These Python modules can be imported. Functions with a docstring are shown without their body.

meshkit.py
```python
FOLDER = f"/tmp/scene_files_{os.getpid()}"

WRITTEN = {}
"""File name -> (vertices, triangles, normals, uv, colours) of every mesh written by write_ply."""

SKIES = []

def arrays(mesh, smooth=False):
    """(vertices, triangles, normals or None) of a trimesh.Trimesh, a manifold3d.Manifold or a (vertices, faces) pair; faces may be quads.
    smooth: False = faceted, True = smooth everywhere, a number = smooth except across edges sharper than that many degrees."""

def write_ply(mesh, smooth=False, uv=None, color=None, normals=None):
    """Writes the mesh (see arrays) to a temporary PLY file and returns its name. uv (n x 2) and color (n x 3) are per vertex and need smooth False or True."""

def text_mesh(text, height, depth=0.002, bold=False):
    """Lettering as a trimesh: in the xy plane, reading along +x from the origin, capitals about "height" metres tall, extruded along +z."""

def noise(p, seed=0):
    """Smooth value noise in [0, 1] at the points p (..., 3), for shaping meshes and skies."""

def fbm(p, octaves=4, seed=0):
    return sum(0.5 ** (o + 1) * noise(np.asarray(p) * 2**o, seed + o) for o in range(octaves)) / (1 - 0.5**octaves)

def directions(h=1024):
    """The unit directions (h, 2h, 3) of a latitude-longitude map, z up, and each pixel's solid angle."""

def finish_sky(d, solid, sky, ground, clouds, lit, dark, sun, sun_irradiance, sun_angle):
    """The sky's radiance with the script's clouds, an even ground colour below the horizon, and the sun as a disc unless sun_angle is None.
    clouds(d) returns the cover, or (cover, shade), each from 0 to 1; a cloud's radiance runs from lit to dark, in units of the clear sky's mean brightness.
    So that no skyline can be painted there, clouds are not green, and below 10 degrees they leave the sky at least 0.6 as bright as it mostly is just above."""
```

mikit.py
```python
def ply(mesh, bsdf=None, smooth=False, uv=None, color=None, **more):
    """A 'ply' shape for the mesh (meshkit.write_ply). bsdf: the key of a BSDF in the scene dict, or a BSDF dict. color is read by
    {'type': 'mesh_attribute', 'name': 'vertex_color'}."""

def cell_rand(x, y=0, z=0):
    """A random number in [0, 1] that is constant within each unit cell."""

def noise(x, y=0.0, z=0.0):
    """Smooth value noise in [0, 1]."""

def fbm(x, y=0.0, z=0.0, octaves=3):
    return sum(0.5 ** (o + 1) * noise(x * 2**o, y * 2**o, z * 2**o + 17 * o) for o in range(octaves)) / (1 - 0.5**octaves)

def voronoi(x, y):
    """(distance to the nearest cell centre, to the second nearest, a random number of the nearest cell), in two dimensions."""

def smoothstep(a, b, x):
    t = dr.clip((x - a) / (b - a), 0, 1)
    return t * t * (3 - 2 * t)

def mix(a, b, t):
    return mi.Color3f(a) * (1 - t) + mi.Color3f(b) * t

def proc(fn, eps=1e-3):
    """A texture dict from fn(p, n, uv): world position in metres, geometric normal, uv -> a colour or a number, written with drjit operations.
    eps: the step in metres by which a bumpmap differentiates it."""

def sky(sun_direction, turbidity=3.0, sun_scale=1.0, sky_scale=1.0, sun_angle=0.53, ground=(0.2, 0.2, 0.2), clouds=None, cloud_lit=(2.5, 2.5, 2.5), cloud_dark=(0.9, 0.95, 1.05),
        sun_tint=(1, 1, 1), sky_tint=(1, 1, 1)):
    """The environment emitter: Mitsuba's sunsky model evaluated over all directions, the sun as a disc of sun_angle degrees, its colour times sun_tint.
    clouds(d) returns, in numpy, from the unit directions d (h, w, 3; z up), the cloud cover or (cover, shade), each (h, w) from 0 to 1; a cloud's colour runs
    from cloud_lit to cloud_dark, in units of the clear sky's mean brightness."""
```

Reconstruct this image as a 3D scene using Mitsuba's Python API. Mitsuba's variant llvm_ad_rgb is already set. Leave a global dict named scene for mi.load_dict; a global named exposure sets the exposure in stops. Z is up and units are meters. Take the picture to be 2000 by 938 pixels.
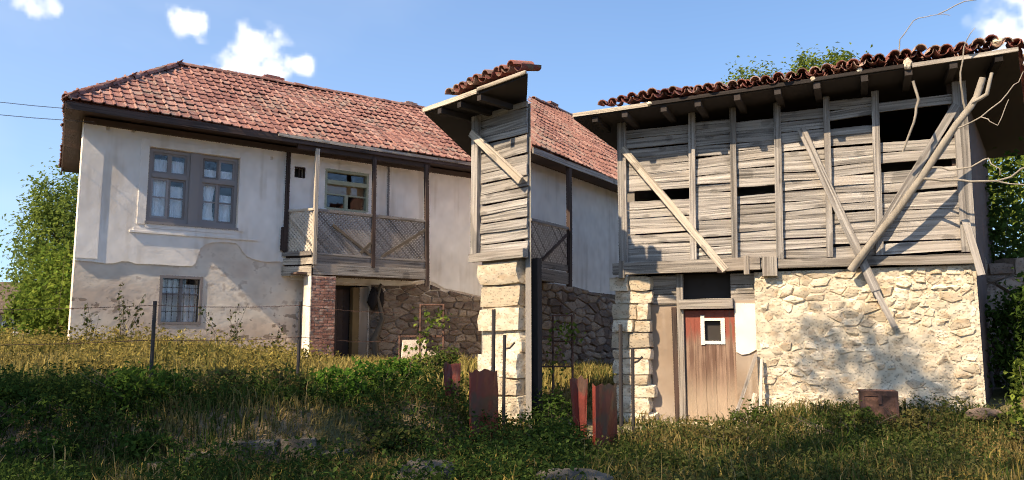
import math, random
import numpy as np, trimesh, mitsuba as mi, drjit as dr, mikit, meshkit
from scipy.spatial import Voronoi
from shapely.geometry import Polygon, LineString, MultiPolygon, box as sbox
from shapely.ops import unary_union

T = mi.ScalarTransform4f
scene, labels = {}, {}
random.seed(7)
rng = np.random.default_rng(7)

# ------------------------------------------------------------------ camera, sky, exposure
PITCH = math.radians(7.1)
EYE = np.array([0, 0, 1.6])
scene['camera'] = {'type': 'perspective', 'fov': 67.38, 'fov_axis': 'x', 'near_clip': 0.1, 'far_clip': 3000.0,
                   'to_world': T().look_at(origin=[0, 0, 1.6], target=[0, math.cos(PITCH), 1.6 + math.sin(PITCH)], up=[0, 0, 1])}
EL = math.radians(42)
SUN = [-0.742 * math.cos(EL), -0.670 * math.cos(EL), math.sin(EL)]
exposure = 2.52


def sky_clouds(d):
    """A few small cumulus clouds and a thin veil that is thicker to the west (left)."""
    az = np.degrees(np.arctan2(d[..., 0], d[..., 1]))
    el = np.degrees(np.arcsin(np.clip(d[..., 2], -1, 1)))
    q = np.stack([az, el * 1.1, az * 0 + 3.3], -1)
    q = q + (np.stack([meshkit.fbm(q * 1.1 + 31, 3, 5), meshkit.fbm(q * 1.1 + 57, 3, 6), az * 0], -1) - .5) * .9
    warp = (meshkit.fbm(q * 1.1, 6, 3) - 0.5) * 2
    cover = np.zeros(az.shape)
    shade = np.zeros(az.shape)
    for a, e, ra, re in [(-19.1, 20.0, 2.5, 2.1), (-17.9, 18.9, 2.0, 1.9), (-20.3, 18.6, 2.2, 1.7), (-19.0, 17.6, 2.8, 1.6), (-21.6, 18.1, 1.2, .8),
                         (-23.9, 21.2, 1.9, 1.4), (-23.2, 20.8, 1.5, 1.1), (-15.8, 19.15, 1.3, .9), (-33.4, 20.6, 2.3, 1.2), (-36.5, 20.2, 1.8, 1.2),
                         (34.4, 18.4, 2.9, 3.0), (35.8, 20.2, 3.2, 2.6), (37.5, 17.5, 3.2, 3.8), (62, 24, 7, 4), (-70, 27, 8, 4), (110, 30, 9, 5), (-130, 26, 9, 4), (170, 30, 8, 5)]:
        r = 1 - ((az - a) / ra) ** 2 - ((el - e) / re) ** 2
        r = np.where(np.abs(az - a) < 40, r, -9)
        c = np.clip((r - .16 + warp * .95) / 1.0, 0, 1)
        soft = np.clip((r + .35 + warp * 1.1) / 1.6, 0, 1) ** 1.6 * .6
        cover = np.maximum(cover, np.maximum(c * c * (3 - 2 * c), soft))
        shade = np.maximum(shade, np.clip((e - .2 * re - el) / re * .8 + warp * .25, 0, .6) * c)
    west = np.clip((-az + 12) / 60, 0, 1)
    veil = .10 * west + .05
    wisps = np.clip(meshkit.fbm(q * np.array([.10, .22, 1]), 4, 9) - .5, 0, 1) * .35
    return np.clip(np.maximum(cover * .97, veil + wisps * west), 0, 1), shade * .8


scene['sky'] = mikit.sky(SUN, turbidity=3, clouds=sky_clouds, sky_tint=(.86, .98, 1.08), cloud_lit=(2.7, 2.7, 2.7), cloud_dark=(1.5, 1.55, 1.7), sun_tint=(1.0, .96, .88))

# ------------------------------------------------------------------ materials
N, FB, SS, MX = mikit.noise, mikit.fbm, mikit.smoothstep, mikit.mix


def surf(col, rough=.9, bump=None, scale=.01, spec=.25, metallic=0.0, eps=2e-3):
    base = {'type': 'rgb', 'value': list(col)} if isinstance(col, (tuple, list)) else mikit.proc(col)
    b = {'type': 'principled', 'base_color': base, 'roughness': rough, 'specular': spec, 'metallic': metallic}
    if bump:
        b = {'type': 'bumpmap', 'height': mikit.proc(bump, eps=eps), 'scale': scale, 'nested': b}
    return {'type': 'twosided', 'side': b}


def wood(dark, light, warm):
    def fn(p, n, uv):
        g = FB(uv.x * 1.3, uv.y * 46, 3.0, 3)
        tone = N(dr.floor(uv.y / 7) * 3.7, 1.5)
        c = MX(dark, light, SS(.12, .86, g))
        c = MX(c, warm, .55 * SS(.45, .8, FB(p.x * 1.7 + tone * 9, p.y * 1.7, p.z * 1.7, 2)))
        crack = SS(.70, .80, N(uv.x * .9 + 31, uv.y * 60, 9.0))
        knot = SS(.80, .88, N(uv.x * 3.1 + 11, uv.y * 9, 4.0))
        return c * (.66 + .62 * tone) * (1 - .38 * crack) * (1 - .35 * knot)
    return fn


def wood_bump(p, n, uv):
    return FB(uv.x * 1.6, uv.y * 60, 3.0, 3) - .8 * SS(.70, .80, N(uv.x * .9 + 31, uv.y * 60, 9.0))


def stone(a, b, c):
    def fn(p, n, uv):
        t = FB(p.x * 5, p.y * 5, p.z * 5, 4)
        col = MX(a, b, SS(.2, .8, .6 * uv.x + .4 * t))
        col = MX(col, MX((.30, .27, .235), (.40, .30, .20), uv.x), .45 * SS(.72, .95, uv.y))
        col = MX(col, c, .7 * SS(.5, .72, FB(p.x * 9 + uv.y * 9, p.y * 9, p.z * 11, 3)))
        pits = SS(.68, .78, N(p.x * 42, p.y * 42, p.z * 42))
        return col * (.8 + .4 * t) * (1 - .35 * pits)
    return fn


def stone_bump(p, n, uv):
    return FB(p.x * 13, p.y * 13, p.z * 13, 4) - .4 * SS(.66, .8, N(p.x * 42, p.y * 42, p.z * 42))


def plaster(a, b, stain):
    def fn(p, n, uv):
        t = FB(p.x * .8, p.y * .8, p.z * .8, 4)
        f = FB(p.x * 5, p.y * 5, p.z * 3, 3)
        run = FB(p.x * 5 + 4, p.y * 5, p.z * .35, 3)
        col = MX(a, b, SS(.35, .68, t))
        col = MX(col, stain, .7 * SS(.50, .70, run * .65 + t * .35))
        return col * (.88 + .24 * f)
    return fn


def plaster_old(p, n, uv):
    t = FB(p.x * 1.1, p.y * 1.1, p.z * 1.1, 4)
    f = FB(p.x * 6, p.y * 6, p.z * 6, 4)
    col = MX((.58, .515, .45), (.72, .66, .59), SS(.3, .7, t))
    col = MX(col, (.50, .365, .285), 0.42 * SS(.46, .66, FB(p.x * .7 + 9, p.y * .7, p.z * 1.2, 3)))
    col = MX(col, (.33, .27, .22), .6 * SS(.58, .72, f) * SS(.4, .6, t))
    wu = (p.x + 10.295) * .809 + (p.y - 18) * .588
    chip = SS(.56, .62, FB(p.x * 7 + 3, p.y * 7, p.z * 9, 3)) * SS(.30, .10, dr.abs(p.z - 2.32)) * SS(1.9, 1.2, wu)
    chip = dr.maximum(chip, SS(.62, .67, FB(p.x * 5, p.y * 5 + 8, p.z * 7, 3)) * SS(3.0, 3.6, wu) * SS(2.6, 2.0, p.z))
    col = MX(col, (.20, .15, .12), .8 * chip)
    damp = SS(2.1, 1.0, p.z + .9 * (f - .5))
    col = MX(col, (.50, .38, .27), .35 * damp)
    return col * (.85 + .3 * f)


def plaster_bump(p, n, uv):
    return FB(p.x * 4, p.y * 4, p.z * 4, 4) + .25 * FB(p.x * 22, p.y * 22, p.z * 22, 2)


def tile_col(p, n, uv):
    c = MX((.165, .078, .066), (.28, .138, .112), SS(.1, .9, .55 * uv.x + .45 * FB(p.x * .9, p.y * .9, p.z * .9, 3)))
    c = MX(c, (.46, .30, .25), SS(.75, .95, uv.y) * .45)
    f = FB(p.x * 9, p.y * 9, p.z * 9, 3)
    c = MX(c, (.20, .165, .14), .75 * SS(.52, .68, f * .6 + .4 * FB(p.x * 1.1, p.y * 1.1, p.z * 1.1, 2)))
    return c * (.75 + .5 * f)


def tile_old(p, n, uv):
    c = MX((.16, .055, .05), (.33, .13, .105), uv.x)
    c = MX(c, (.50, .36, .30), SS(.55, .95, uv.y) * .8)
    f = FB(p.x * 14, p.y * 14, p.z * 14, 3)
    c = MX(c, (.13, .115, .09), .8 * SS(.5, .66, f))
    return c * (.7 + .6 * f)


def brick_col(p, n, uv):
    c = MX((.25, .12, .095), (.42, .235, .19), uv.x)
    return MX(c, (.55, .48, .42), .6 * SS(.5, .75, FB(p.x * 9, p.y * 9, p.z * 9, 3))) * (.8 + .4 * uv.y)


def door_col(p, n, uv):
    f = FB(p.x * 30 - p.y * 13 + uv.x * 9, p.z * 1.3, 5.0, 3)
    w = FB(p.x * 3, p.y * 3, p.z * 2, 3)
    bare = MX((.13, .075, .055), (.29, .20, .15), SS(.3, .7, f * .6 + .4 * w))
    paint = MX((.20, .05, .036), (.27, .085, .06), w)
    keep = SS(1.45, 1.75, p.z + .5 * (w - .5) + .25 * (f - .5))
    low = SS(1.1, .3, p.z + .5 * (f - .5))
    bare = MX(bare, (.45, .37, .28), .6 * low)
    return MX(bare, paint, keep * SS(.40, .52, f * .5 + w * .5 + .05 - .12 * (p.x - 3.3)))


def rust_red(p, n, uv):
    f = FB(p.x * 7, p.y * 7, p.z * 4, 4)
    return MX(MX((.22, .034, .022), (.11, .03, .022), f), (.095, .048, .032), SS(.5, .66, FB(p.x * 5 + 3, p.y * 5, p.z * 3, 4)))


def rust(p, n, uv):
    f = FB(p.x * 10, p.y * 10, p.z * 10, 4)
    return MX((.06, .032, .024), (.15, .078, .058), SS(.3, .7, f))


def soil(p, n, uv):
    f = FB(p.x * 2.2, p.y * 2.2, p.z, 4)
    g = FB(p.x * 14, p.y * 14, p.z, 3)
    far = SS(30, 80, p.y)
    c = MX((.10, .075, .048), (.22, .17, .11), SS(.3, .7, f * .5 + g * .5))
    c = MX(c, (.06, .075, .028), .6 * SS(.42, .6, FB(p.x * .9, p.y * .9, 4.0, 3)))
    pale = SS(1.7, .5, dr.sqrt(dr.square((p.x - 3.3) / 1.6) + dr.square((p.y - 12.15) / .75)) + (f - .5))
    c = MX(c, (.46, .40, .31), .85 * pale)
    return MX(c, (.06, .085, .03), far)


M = scene
M['wood_weathered'] = surf(wood((.20, .185, .178), (.455, .435, .42), (.34, .305, .275)), .85, wood_bump, .006)
M['wood_beam'] = surf(wood((.18, .16, .145), (.41, .38, .35), (.33, .275, .23)), .85, wood_bump, .006)
M['wood_pale'] = surf(wood((.40, .35, .29), (.60, .54, .47), (.52, .44, .35)), .8, wood_bump, .004)
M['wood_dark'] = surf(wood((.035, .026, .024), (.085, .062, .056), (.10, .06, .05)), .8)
M['wood_shaded'] = surf(wood((.016, .014, .014), (.042, .036, .036), (.04, .03, .026)), .85)  # near-black copy of the dark wood, painting in the shade under the eaves
M['wood_balcony'] = surf(wood((.17, .15, .14), (.32, .295, .28), (.27, .23, .205)), .85)
M['window_wood'] = surf(wood((.165, .152, .155), (.285, .27, .278), (.23, .19, .175)), .75)
M['limestone'] = surf(stone((.48, .41, .31), (.72, .65, .53), (.44, .33, .22)), .95, stone_bump, .02)
M['limestone_mortar'] = surf(stone((.52, .46, .36), (.66, .59, .48), (.46, .37, .26)), .95, stone_bump, .02)
M['field_stone'] = surf(stone((.13, .10, .085), (.29, .235, .195), (.17, .105, .08)), .95, stone_bump, .02)
M['field_mortar'] = surf(stone((.085, .062, .05), (.15, .115, .09), (.10, .07, .05)), .95, stone_bump, .02)
M['grey_rock'] = surf(lambda p, n, uv: MX((.075, .066, .055), (.14, .122, .10), SS(.3, .7, FB(p.x * 3, p.y * 3, p.z * 3, 4))) * (.8 + .4 * uv.x), .95, stone_bump, .006)
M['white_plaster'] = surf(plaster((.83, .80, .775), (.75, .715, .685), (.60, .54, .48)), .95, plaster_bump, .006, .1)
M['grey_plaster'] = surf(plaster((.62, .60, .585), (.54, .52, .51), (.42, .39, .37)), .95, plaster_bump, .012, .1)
M['old_plaster'] = surf(plaster_old, .95, plaster_bump, .012, .1)
M['jamb_plaster'] = surf(plaster((.36, .30, .25), (.28, .215, .165), (.46, .41, .36)), .95, plaster_bump, .02, .1)
M['lime_wash'] = surf(plaster((.80, .755, .69), (.72, .66, .585), (.55, .44, .35)), .95, plaster_bump, .02, .1)
M['roof_tile'] = surf(tile_col, .75, None, 0, .35)
M['barrel_tile'] = surf(tile_old, .8, None, 0, .3)
M['brick'] = surf(brick_col, .9, stone_bump, .008)
M['door_paint'] = surf(door_col, .7, wood_bump, .003)
M['ochre_paint'] = surf(plaster((.24, .165, .075), (.18, .125, .06), (.14, .09, .05)), .8)
M['white_paint'] = surf((.74, .71, .65), .6)
M['green_paint'] = surf((.34, .36, .27), .6)
M['red_metal'] = surf(rust_red, .45, None, 0, .5)
M['rusty_metal'] = surf(rust, .8, None, 0, .4)
M['dark_metal'] = surf((.035, .03, .03), .6, None, 0, .4)
M['dark_cloth'] = surf((.022, .018, .018), .95)
M['curtain_cloth'] = surf(lambda p, n, uv: MX((.62, .66, .70), (.80, .82, .84), SS(.3, .7, FB(p.x * 14, p.y * 14, p.z * .6, 2))), .9)
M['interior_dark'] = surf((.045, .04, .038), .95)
M['ground_soil'] = surf(soil, 1.0, lambda p, n, uv: FB(p.x * 9, p.y * 9, p.z * 3, 4), .05, .05)
M['pale_slab'] = surf(stone((.56, .47, .40), (.70, .61, .53), (.48, .36, .29)), .9)
M['glass'] = {'type': 'thindielectric'}
M['hill_green'] = surf(lambda p, n, uv: MX((.035, .055, .03), (.07, .095, .045), FB(p.x * .06, p.y * .06, p.z * .1, 4)), 1.0)


def leafmat(trans, rough=.55):
    return {'type': 'principledthin', 'base_color': {'type': 'mesh_attribute', 'name': 'vertex_color'}, 'roughness': rough, 'diff_trans': trans, 'spec_trans': 0.0}


M['leaf'] = leafmat(.8)
M['blade'] = leafmat(.6, .6)
M['bark'] = surf(lambda p, n, uv: MX((.07, .055, .042), (.17, .14, .11), FB(p.x * 9, p.y * 9, p.z * 2.5, 4)), .95)
M['dead_wood'] = surf(lambda p, n, uv: MX((.20, .178, .152), (.40, .365, .32), FB(p.x * 12, p.y * 12, p.z * 4, 4)), .9)

# ------------------------------------------------------------------ helpers
used = {}


def key(name, parent=None):
    full = (parent + '__' if parent else '') + name
    if full not in used:
        used[full] = 0
        return full
    used[full] += 1
    return '%s_%03d' % (full, used[full])


def tag(k, label=None, cat=None, group=None, kind=None):
    labels[k] = {a: b for a, b in (('label', label), ('category', cat), ('group', group), ('kind', kind)) if b}
    return k


def thing(name, label, cat, group=None):
    return tag(key(name), label, cat, group)


class Frame:
    """A facade: u runs along it, y inward, z up; origin at its left end on the ground."""
    def __init__(s, x, y, deg):
        a = math.radians(deg)
        s.o = np.array([x, y, 0.0])
        s.u = np.array([math.cos(a), math.sin(a), 0])
        s.i = np.array([-math.sin(a), math.cos(a), 0])

    def w(s, v):
        v = np.asarray(v, float)
        return s.o + v[..., :1] * s.u + v[..., 1:2] * s.i + v[..., 2:3] * np.array([0, 0, 1.0])


def put(name, mesh, mat, parent=None, fr=None, smooth=False, uv=None, color=None):
    """One entry of the scene. mesh: Trimesh or (v, f). uv: None (a random pair for the whole piece), or per vertex."""
    v, f = (np.asarray(mesh.vertices), np.asarray(mesh.faces)) if hasattr(mesh, 'vertices') else (np.asarray(mesh[0], float), np.asarray(mesh[1]))
    if fr is not None:
        v = fr.w(v)
    k = key(name, parent)
    m = trimesh.Trimesh(v, f, process=False)
    if smooth not in (True, False):
        m = trimesh.graph.smooth_shade(m, angle=math.radians(smooth), facet_minarea=None)
        smooth, uv = True, None
    if uv is None:
        uv = np.tile(rng.random(2), (len(m.vertices), 1))
    scene[k] = mikit.ply(m, mat, smooth, uv=uv, color=color)
    return k


def cat(ms):
    vs, fs, n = [], [], 0
    for v, f in ms:
        vs.append(np.asarray(v, float)); fs.append(np.asarray(f) + n); n += len(v)
    return np.vstack(vs), np.vstack(fs)


BOXF = np.array([[0, 1, 3], [0, 3, 2], [4, 6, 7], [4, 7, 5], [0, 4, 5], [0, 5, 1], [2, 3, 7], [2, 7, 6], [0, 2, 6], [0, 6, 4], [1, 5, 7], [1, 7, 3]])


def bx(u0, u1, o0, o1, z0, z1):
    """A box in facade coordinates; o counts outward from the wall face."""
    return np.array([[x, -o, z] for x in (u0, u1) for o in (o1, o0) for z in (z0, z1)], float), BOXF


def plank(L, h, th, wob=.01, warp=.01, seg=5, tilt=0.0):
    """A worn board: x 0..L, z about 0..h, front face at y = -th. Returns (v, f, uv)."""
    s = rng.random() * 100
    xs = np.linspace(0, L, seg + 1)
    n1 = meshkit.noise(np.stack([xs * 2.2 + s, xs * 0 + .5, xs * 0], 1)) - .5
    n2 = meshkit.noise(np.stack([xs * 2.2 + s, xs * 0 + 9.5, xs * 0], 1)) - .5
    n3 = meshkit.noise(np.stack([xs * 1.4 + s, xs * 0 + 19.5, xs * 0], 1)) - .5
    v, uv = [], []
    b = 7 * rng.integers(0, 40)
    for i, x in enumerate(xs):
        lo, hi, w = n1[i] * 2 * wob, h + n2[i] * 2 * wob, n3[i] * 2 * warp
        v += [[x, w, lo], [x, w - th - tilt, lo], [x, w - th, hi], [x, w, hi]]
        uv += [[x + s, b + .1], [x + s, b + .2], [x + s, b + .2 + h], [x + s, b + .3 + h]]
    f = []
    for i in range(seg):
        for j in range(4):
            a, c = 4 * i + j, 4 * i + (j + 1) % 4
            f += [[a, a + 4, c + 4], [a, c + 4, c]]
    f += [[0, 1, 2], [0, 2, 3]]
    e = 4 * seg
    f += [[e, e + 2, e + 1], [e, e + 3, e + 2]]
    return np.array(v), np.array(f), np.array(uv)


def put_plank(name, parent, fr, mat, p0, p1, w, th, wob=.006, warp=.004, seg=4, tilt=0.0):
    """A board whose face lies in the facade plane, running from p0 to p1 (u, outward, z), w wide, th thick outward."""
    p0, p1 = np.array(p0, float), np.array(p1, float)
    d = p1 - p0
    L = np.linalg.norm(d)
    v, f, uv = plank(L, w, th, wob, warp, seg, tilt)
    x = d / L
    y = np.array([0, 1, 0.0])           # outward
    zc = np.array([-x[2], 0, x[0]])
    zc /= np.linalg.norm(zc)
    loc = p0 + v[:, :1] * x + (-v[:, 1:2]) * y + (v[:, 2:3] - w / 2) * zc
    loc[:, 1] *= -1                      # outward -> inward axis
    return put(name, (loc, f), mat, parent, fr, False, uv)


def tube(pts, rad, sides=6, jit=.0):
    p = np.asarray(pts, float)
    t = np.gradient(p, axis=0)
    t /= np.linalg.norm(t, axis=1, keepdims=True) + 1e-9
    a = np.cross(t, [0.31, .17, .93])
    a /= np.linalg.norm(a, axis=1, keepdims=True) + 1e-9
    b = np.cross(t, a)
    th = np.arange(sides) / sides * 2 * np.pi
    r = np.broadcast_to(np.asarray(rad, float), (len(p),))[:, None] * (1 + jit * (rng.random((len(p), sides)) - .5))
    v = (p[:, None] + r[..., None] * (np.cos(th)[None, :, None] * a[:, None] + np.sin(th)[None, :, None] * b[:, None])).reshape(-1, 3)
    v = np.vstack([v, p[:1], p[-1:]])
    f = []
    n = len(p)
    for i in range(n - 1):
        for j in range(sides):
            k = (j + 1) % sides
            f += [[i * sides + j, i * sides + k, (i + 1) * sides + k], [i * sides + j, (i + 1) * sides + k, (i + 1) * sides + j]]
    for j in range(sides):
        k = (j + 1) % sides
        f += [[n * sides, k, j], [n * sides + 1, (n - 1) * sides + j, (n - 1) * sides + k]]
    return v, np.array(f)


def bend(p0, p1, n=7, wob=.05, sag=0.0, seed=0):
    r = np.random.default_rng(seed)
    t = np.linspace(0, 1, n)[:, None]
    p = np.array(p0, float) * (1 - t) + np.array(p1, float) * t
    o = r.normal(0, wob, (n, 3)); o[0] = o[-1] = 0
    p = p + o
    p[:, 2] -= sag * 4 * (t * (1 - t))[:, 0]
    return p


def extrude_wall(poly, o0, o1):
    """A polygon in (u, z) made a slab between outward offsets o0 < o1."""
    ms = []
    for g in getattr(poly, 'geoms', [poly]):
        if g.area < 1e-4:
            continue
        m = trimesh.creation.extrude_polygon(g, o1 - o0, engine='earcut')
        v = np.array(m.vertices)
        ms.append((np.stack([v[:, 0], -(o0 + v[:, 2]), v[:, 1]], 1), np.array(m.faces)[:, ::-1]))
    v, f = cat(ms)
    m = trimesh.Trimesh(v, f, process=False)
    m.fix_normals()
    return np.array(m.vertices), np.array(m.faces)


def stone_mesh(g, o0, o1, bevel, rough=.008):
    """A dressed stone from its outline g in (u, z): sides, a chipped bevel and a proud, uneven face."""
    g = g.simplify(.012)
    pts = np.array(g.exterior.coords)[:-1]
    if not g.exterior.is_ccw:
        pts = pts[::-1]
    if len(pts) > 11:
        pts = pts[np.linspace(0, len(pts) - 1, 11).astype(int)]
    n = len(pts)
    c = pts.mean(0)
    pts = pts + rng.normal(0, rough, pts.shape)
    inn = c + (pts - c) * (1 - bevel / (np.linalg.norm(pts - c, axis=1, keepdims=True) + 1e-6))
    inn += rng.normal(0, bevel * .12, inn.shape)
    h = o1 - o0
    v = [[p[0], -o0, p[1]] for p in pts] + [[p[0], -(o0 + h * rng.uniform(.45, .7)), p[1]] for p in pts]
    v += [[p[0], -(o0 + h * rng.uniform(.8, 1.1)), p[1]] for p in inn] + [[c[0] + rng.normal(0, .015), -(o1 + h * rng.uniform(-.12, .18)), c[1] + rng.normal(0, .01)]]
    f = []
    for r in range(2):
        for j in range(n):
            k = (j + 1) % n
            f += [[r * n + j, r * n + k, (r + 1) * n + k], [r * n + j, (r + 1) * n + k, (r + 1) * n + j]]
    for j in range(n):
        f.append([2 * n + j, 2 * n + (j + 1) % n, 3 * n])
    return np.array(v, float), np.array(f)


def rubble(parent, fr, poly, size, aspect, gap, o0, pr, mat, seed, name='stone', bevel=.035, limit=300, rough=.008, wave=.0, drop=.10):
    """Fills poly (u, z) with irregular stones, each a part of its own."""
    r = np.random.default_rng(seed)
    x0, z0, x1, z1 = poly.bounds
    nx, nz = max(2, int((x1 - x0) / (size * aspect))), max(2, int((z1 - z0) / size))
    P = []
    for j in range(-1, nz + 1):
        for i in range(-1, nx + 1):
            P.append([x0 + (i + .5 + .5 * (j % 2) + r.uniform(-.36, .36)) * (x1 - x0) / nx, z0 + (j + .5 + r.uniform(-.3, .3)) * (z1 - z0) / nz])
    P = np.array(P)
    P = P[r.random(len(P)) > drop]
    q = P * [1 / aspect, 1]
    far = 50
    V = Voronoi(np.vstack([q, [[far, far], [-far, far], [far, -far], [-far, -far]]]))
    done = 0
    for i in range(len(q)):
        reg = V.regions[V.point_region[i]]
        if -1 in reg or not reg:
            continue
        g = Polygon(V.vertices[reg] * [aspect, 1]).intersection(poly)
        g = g.buffer(-gap * r.uniform(.6, 1.6)).buffer(-.02).buffer(.02)
        for h in getattr(g, 'geoms', [g]):
            if h.is_empty or h.area < size * size * .12:
                continue
            wv = wave * (meshkit.noise(np.array([h.centroid.x * 1.6, h.centroid.y * 1.6, seed])) - .5)
            put(name, stone_mesh(h, o0 - .03, o0 + wv + r.uniform(*pr), bevel * r.uniform(.6, 1.5), rough), mat, parent, fr, 28)
            done += 1


def block(parent, fr, u0, u1, z0, z1, o0, o1, mat, seed, name='stone', amp=.02):
    """A roughly squared building block."""
    m = trimesh.creation.box((u1 - u0, o1 - o0, z1 - z0)).subdivide()
    v = np.array(m.vertices)
    half = np.array([u1 - u0, o1 - o0, z1 - z0]) / 2
    k = np.sum(np.abs(v) > half * .99, axis=1)[:, None]
    v *= np.where(k >= 3, .93, np.where(k == 2, .97, 1.0))
    v += (np.stack([meshkit.noise(v * 5 + seed * 3.1 + c * 17) for c in range(3)], 1) - .5) * 2 * amp
    v = np.stack([v[:, 0] + (u0 + u1) / 2, -(v[:, 1] + (o0 + o1) / 2), v[:, 2] + (z0 + z1) / 2], 1)
    return put(name, (v, m.faces[:, ::-1]), mat, parent, fr, 50)


def lattice(parent, fr, u0, u1, z0, z1, o, pitch, mat, both=True, w=.034, th=.012, skew=None):
    """Crossing diagonal slats inside a rectangle; skew(u, o, z) may bend the panel out of the facade plane."""
    rect = sbox(u0, z0, u1, z1)
    for s, oo in (((1, o), (-1, o - .013)) if both else ((1, o),)):
        span = (u1 - u0) + (z1 - z0)
        for c in np.arange(pitch / 2, span, pitch):
            ln = LineString([(u0 + c, z0), (u0 + c - 9, z0 + 9)]) if s > 0 else LineString([(u1 - c, z0), (u1 - c + 9, z0 + 9)])
            g = ln.buffer(w / 2, cap_style=2).intersection(rect)
            if g.is_empty or g.area < .002:
                continue
            v, f = extrude_wall(g, oo - th, oo)
            put('lattice_slat', (v, f), mat, parent, fr)


# tile shapes: x across, y up the slope, z off the roof
def pan_tile(w=.245, L=.42):
    prof = np.array([[0, .004], [.018, .034], [.05, .036], [.07, .006], [.14, .0], [w + .012, .006]])
    n = len(prof)
    v = np.vstack([np.c_[prof[:, 0], np.zeros(n), prof[:, 1] + .028], np.c_[prof[:, 0], np.full(n, L), prof[:, 1] - .006], np.c_[prof[:, 0], np.zeros(n), prof[:, 1] + .004]])
    f = []
    for j in range(n - 1):
        f += [[j, j + 1, n + j + 1], [j, n + j + 1, n + j], [2 * n + j, 2 * n + j + 1, j + 1], [2 * n + j, j + 1, j]]
    f += [[0, n, 2 * n], [n - 1, 3 * n - 1, 2 * n - 1]]
    return v, np.array(f)


def barrel(L=.42, r0=.088, r1=.072, up=True, th=.014, seg=5):
    a = np.linspace(0, math.pi, seg + 1)
    rows = []
    for rr, y in ((r0, 0), (r1, L)):
        for q in (rr, rr - th):
            rows.append(np.stack([-np.cos(a) * q, np.full(seg + 1, y), (1 if up else -1) * np.sin(a) * q + (0 if up else q * .8)], 1))
    v = np.vstack(rows)
    n = seg + 1
    f = []
    for j in range(seg):
        for A, B in ((0, 2), (3, 1), (1, 0)):
            f += [[A * n + j, A * n + j + 1, B * n + j + 1], [A * n + j, B * n + j + 1, B * n + j]]
    return v, np.array(f)


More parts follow.
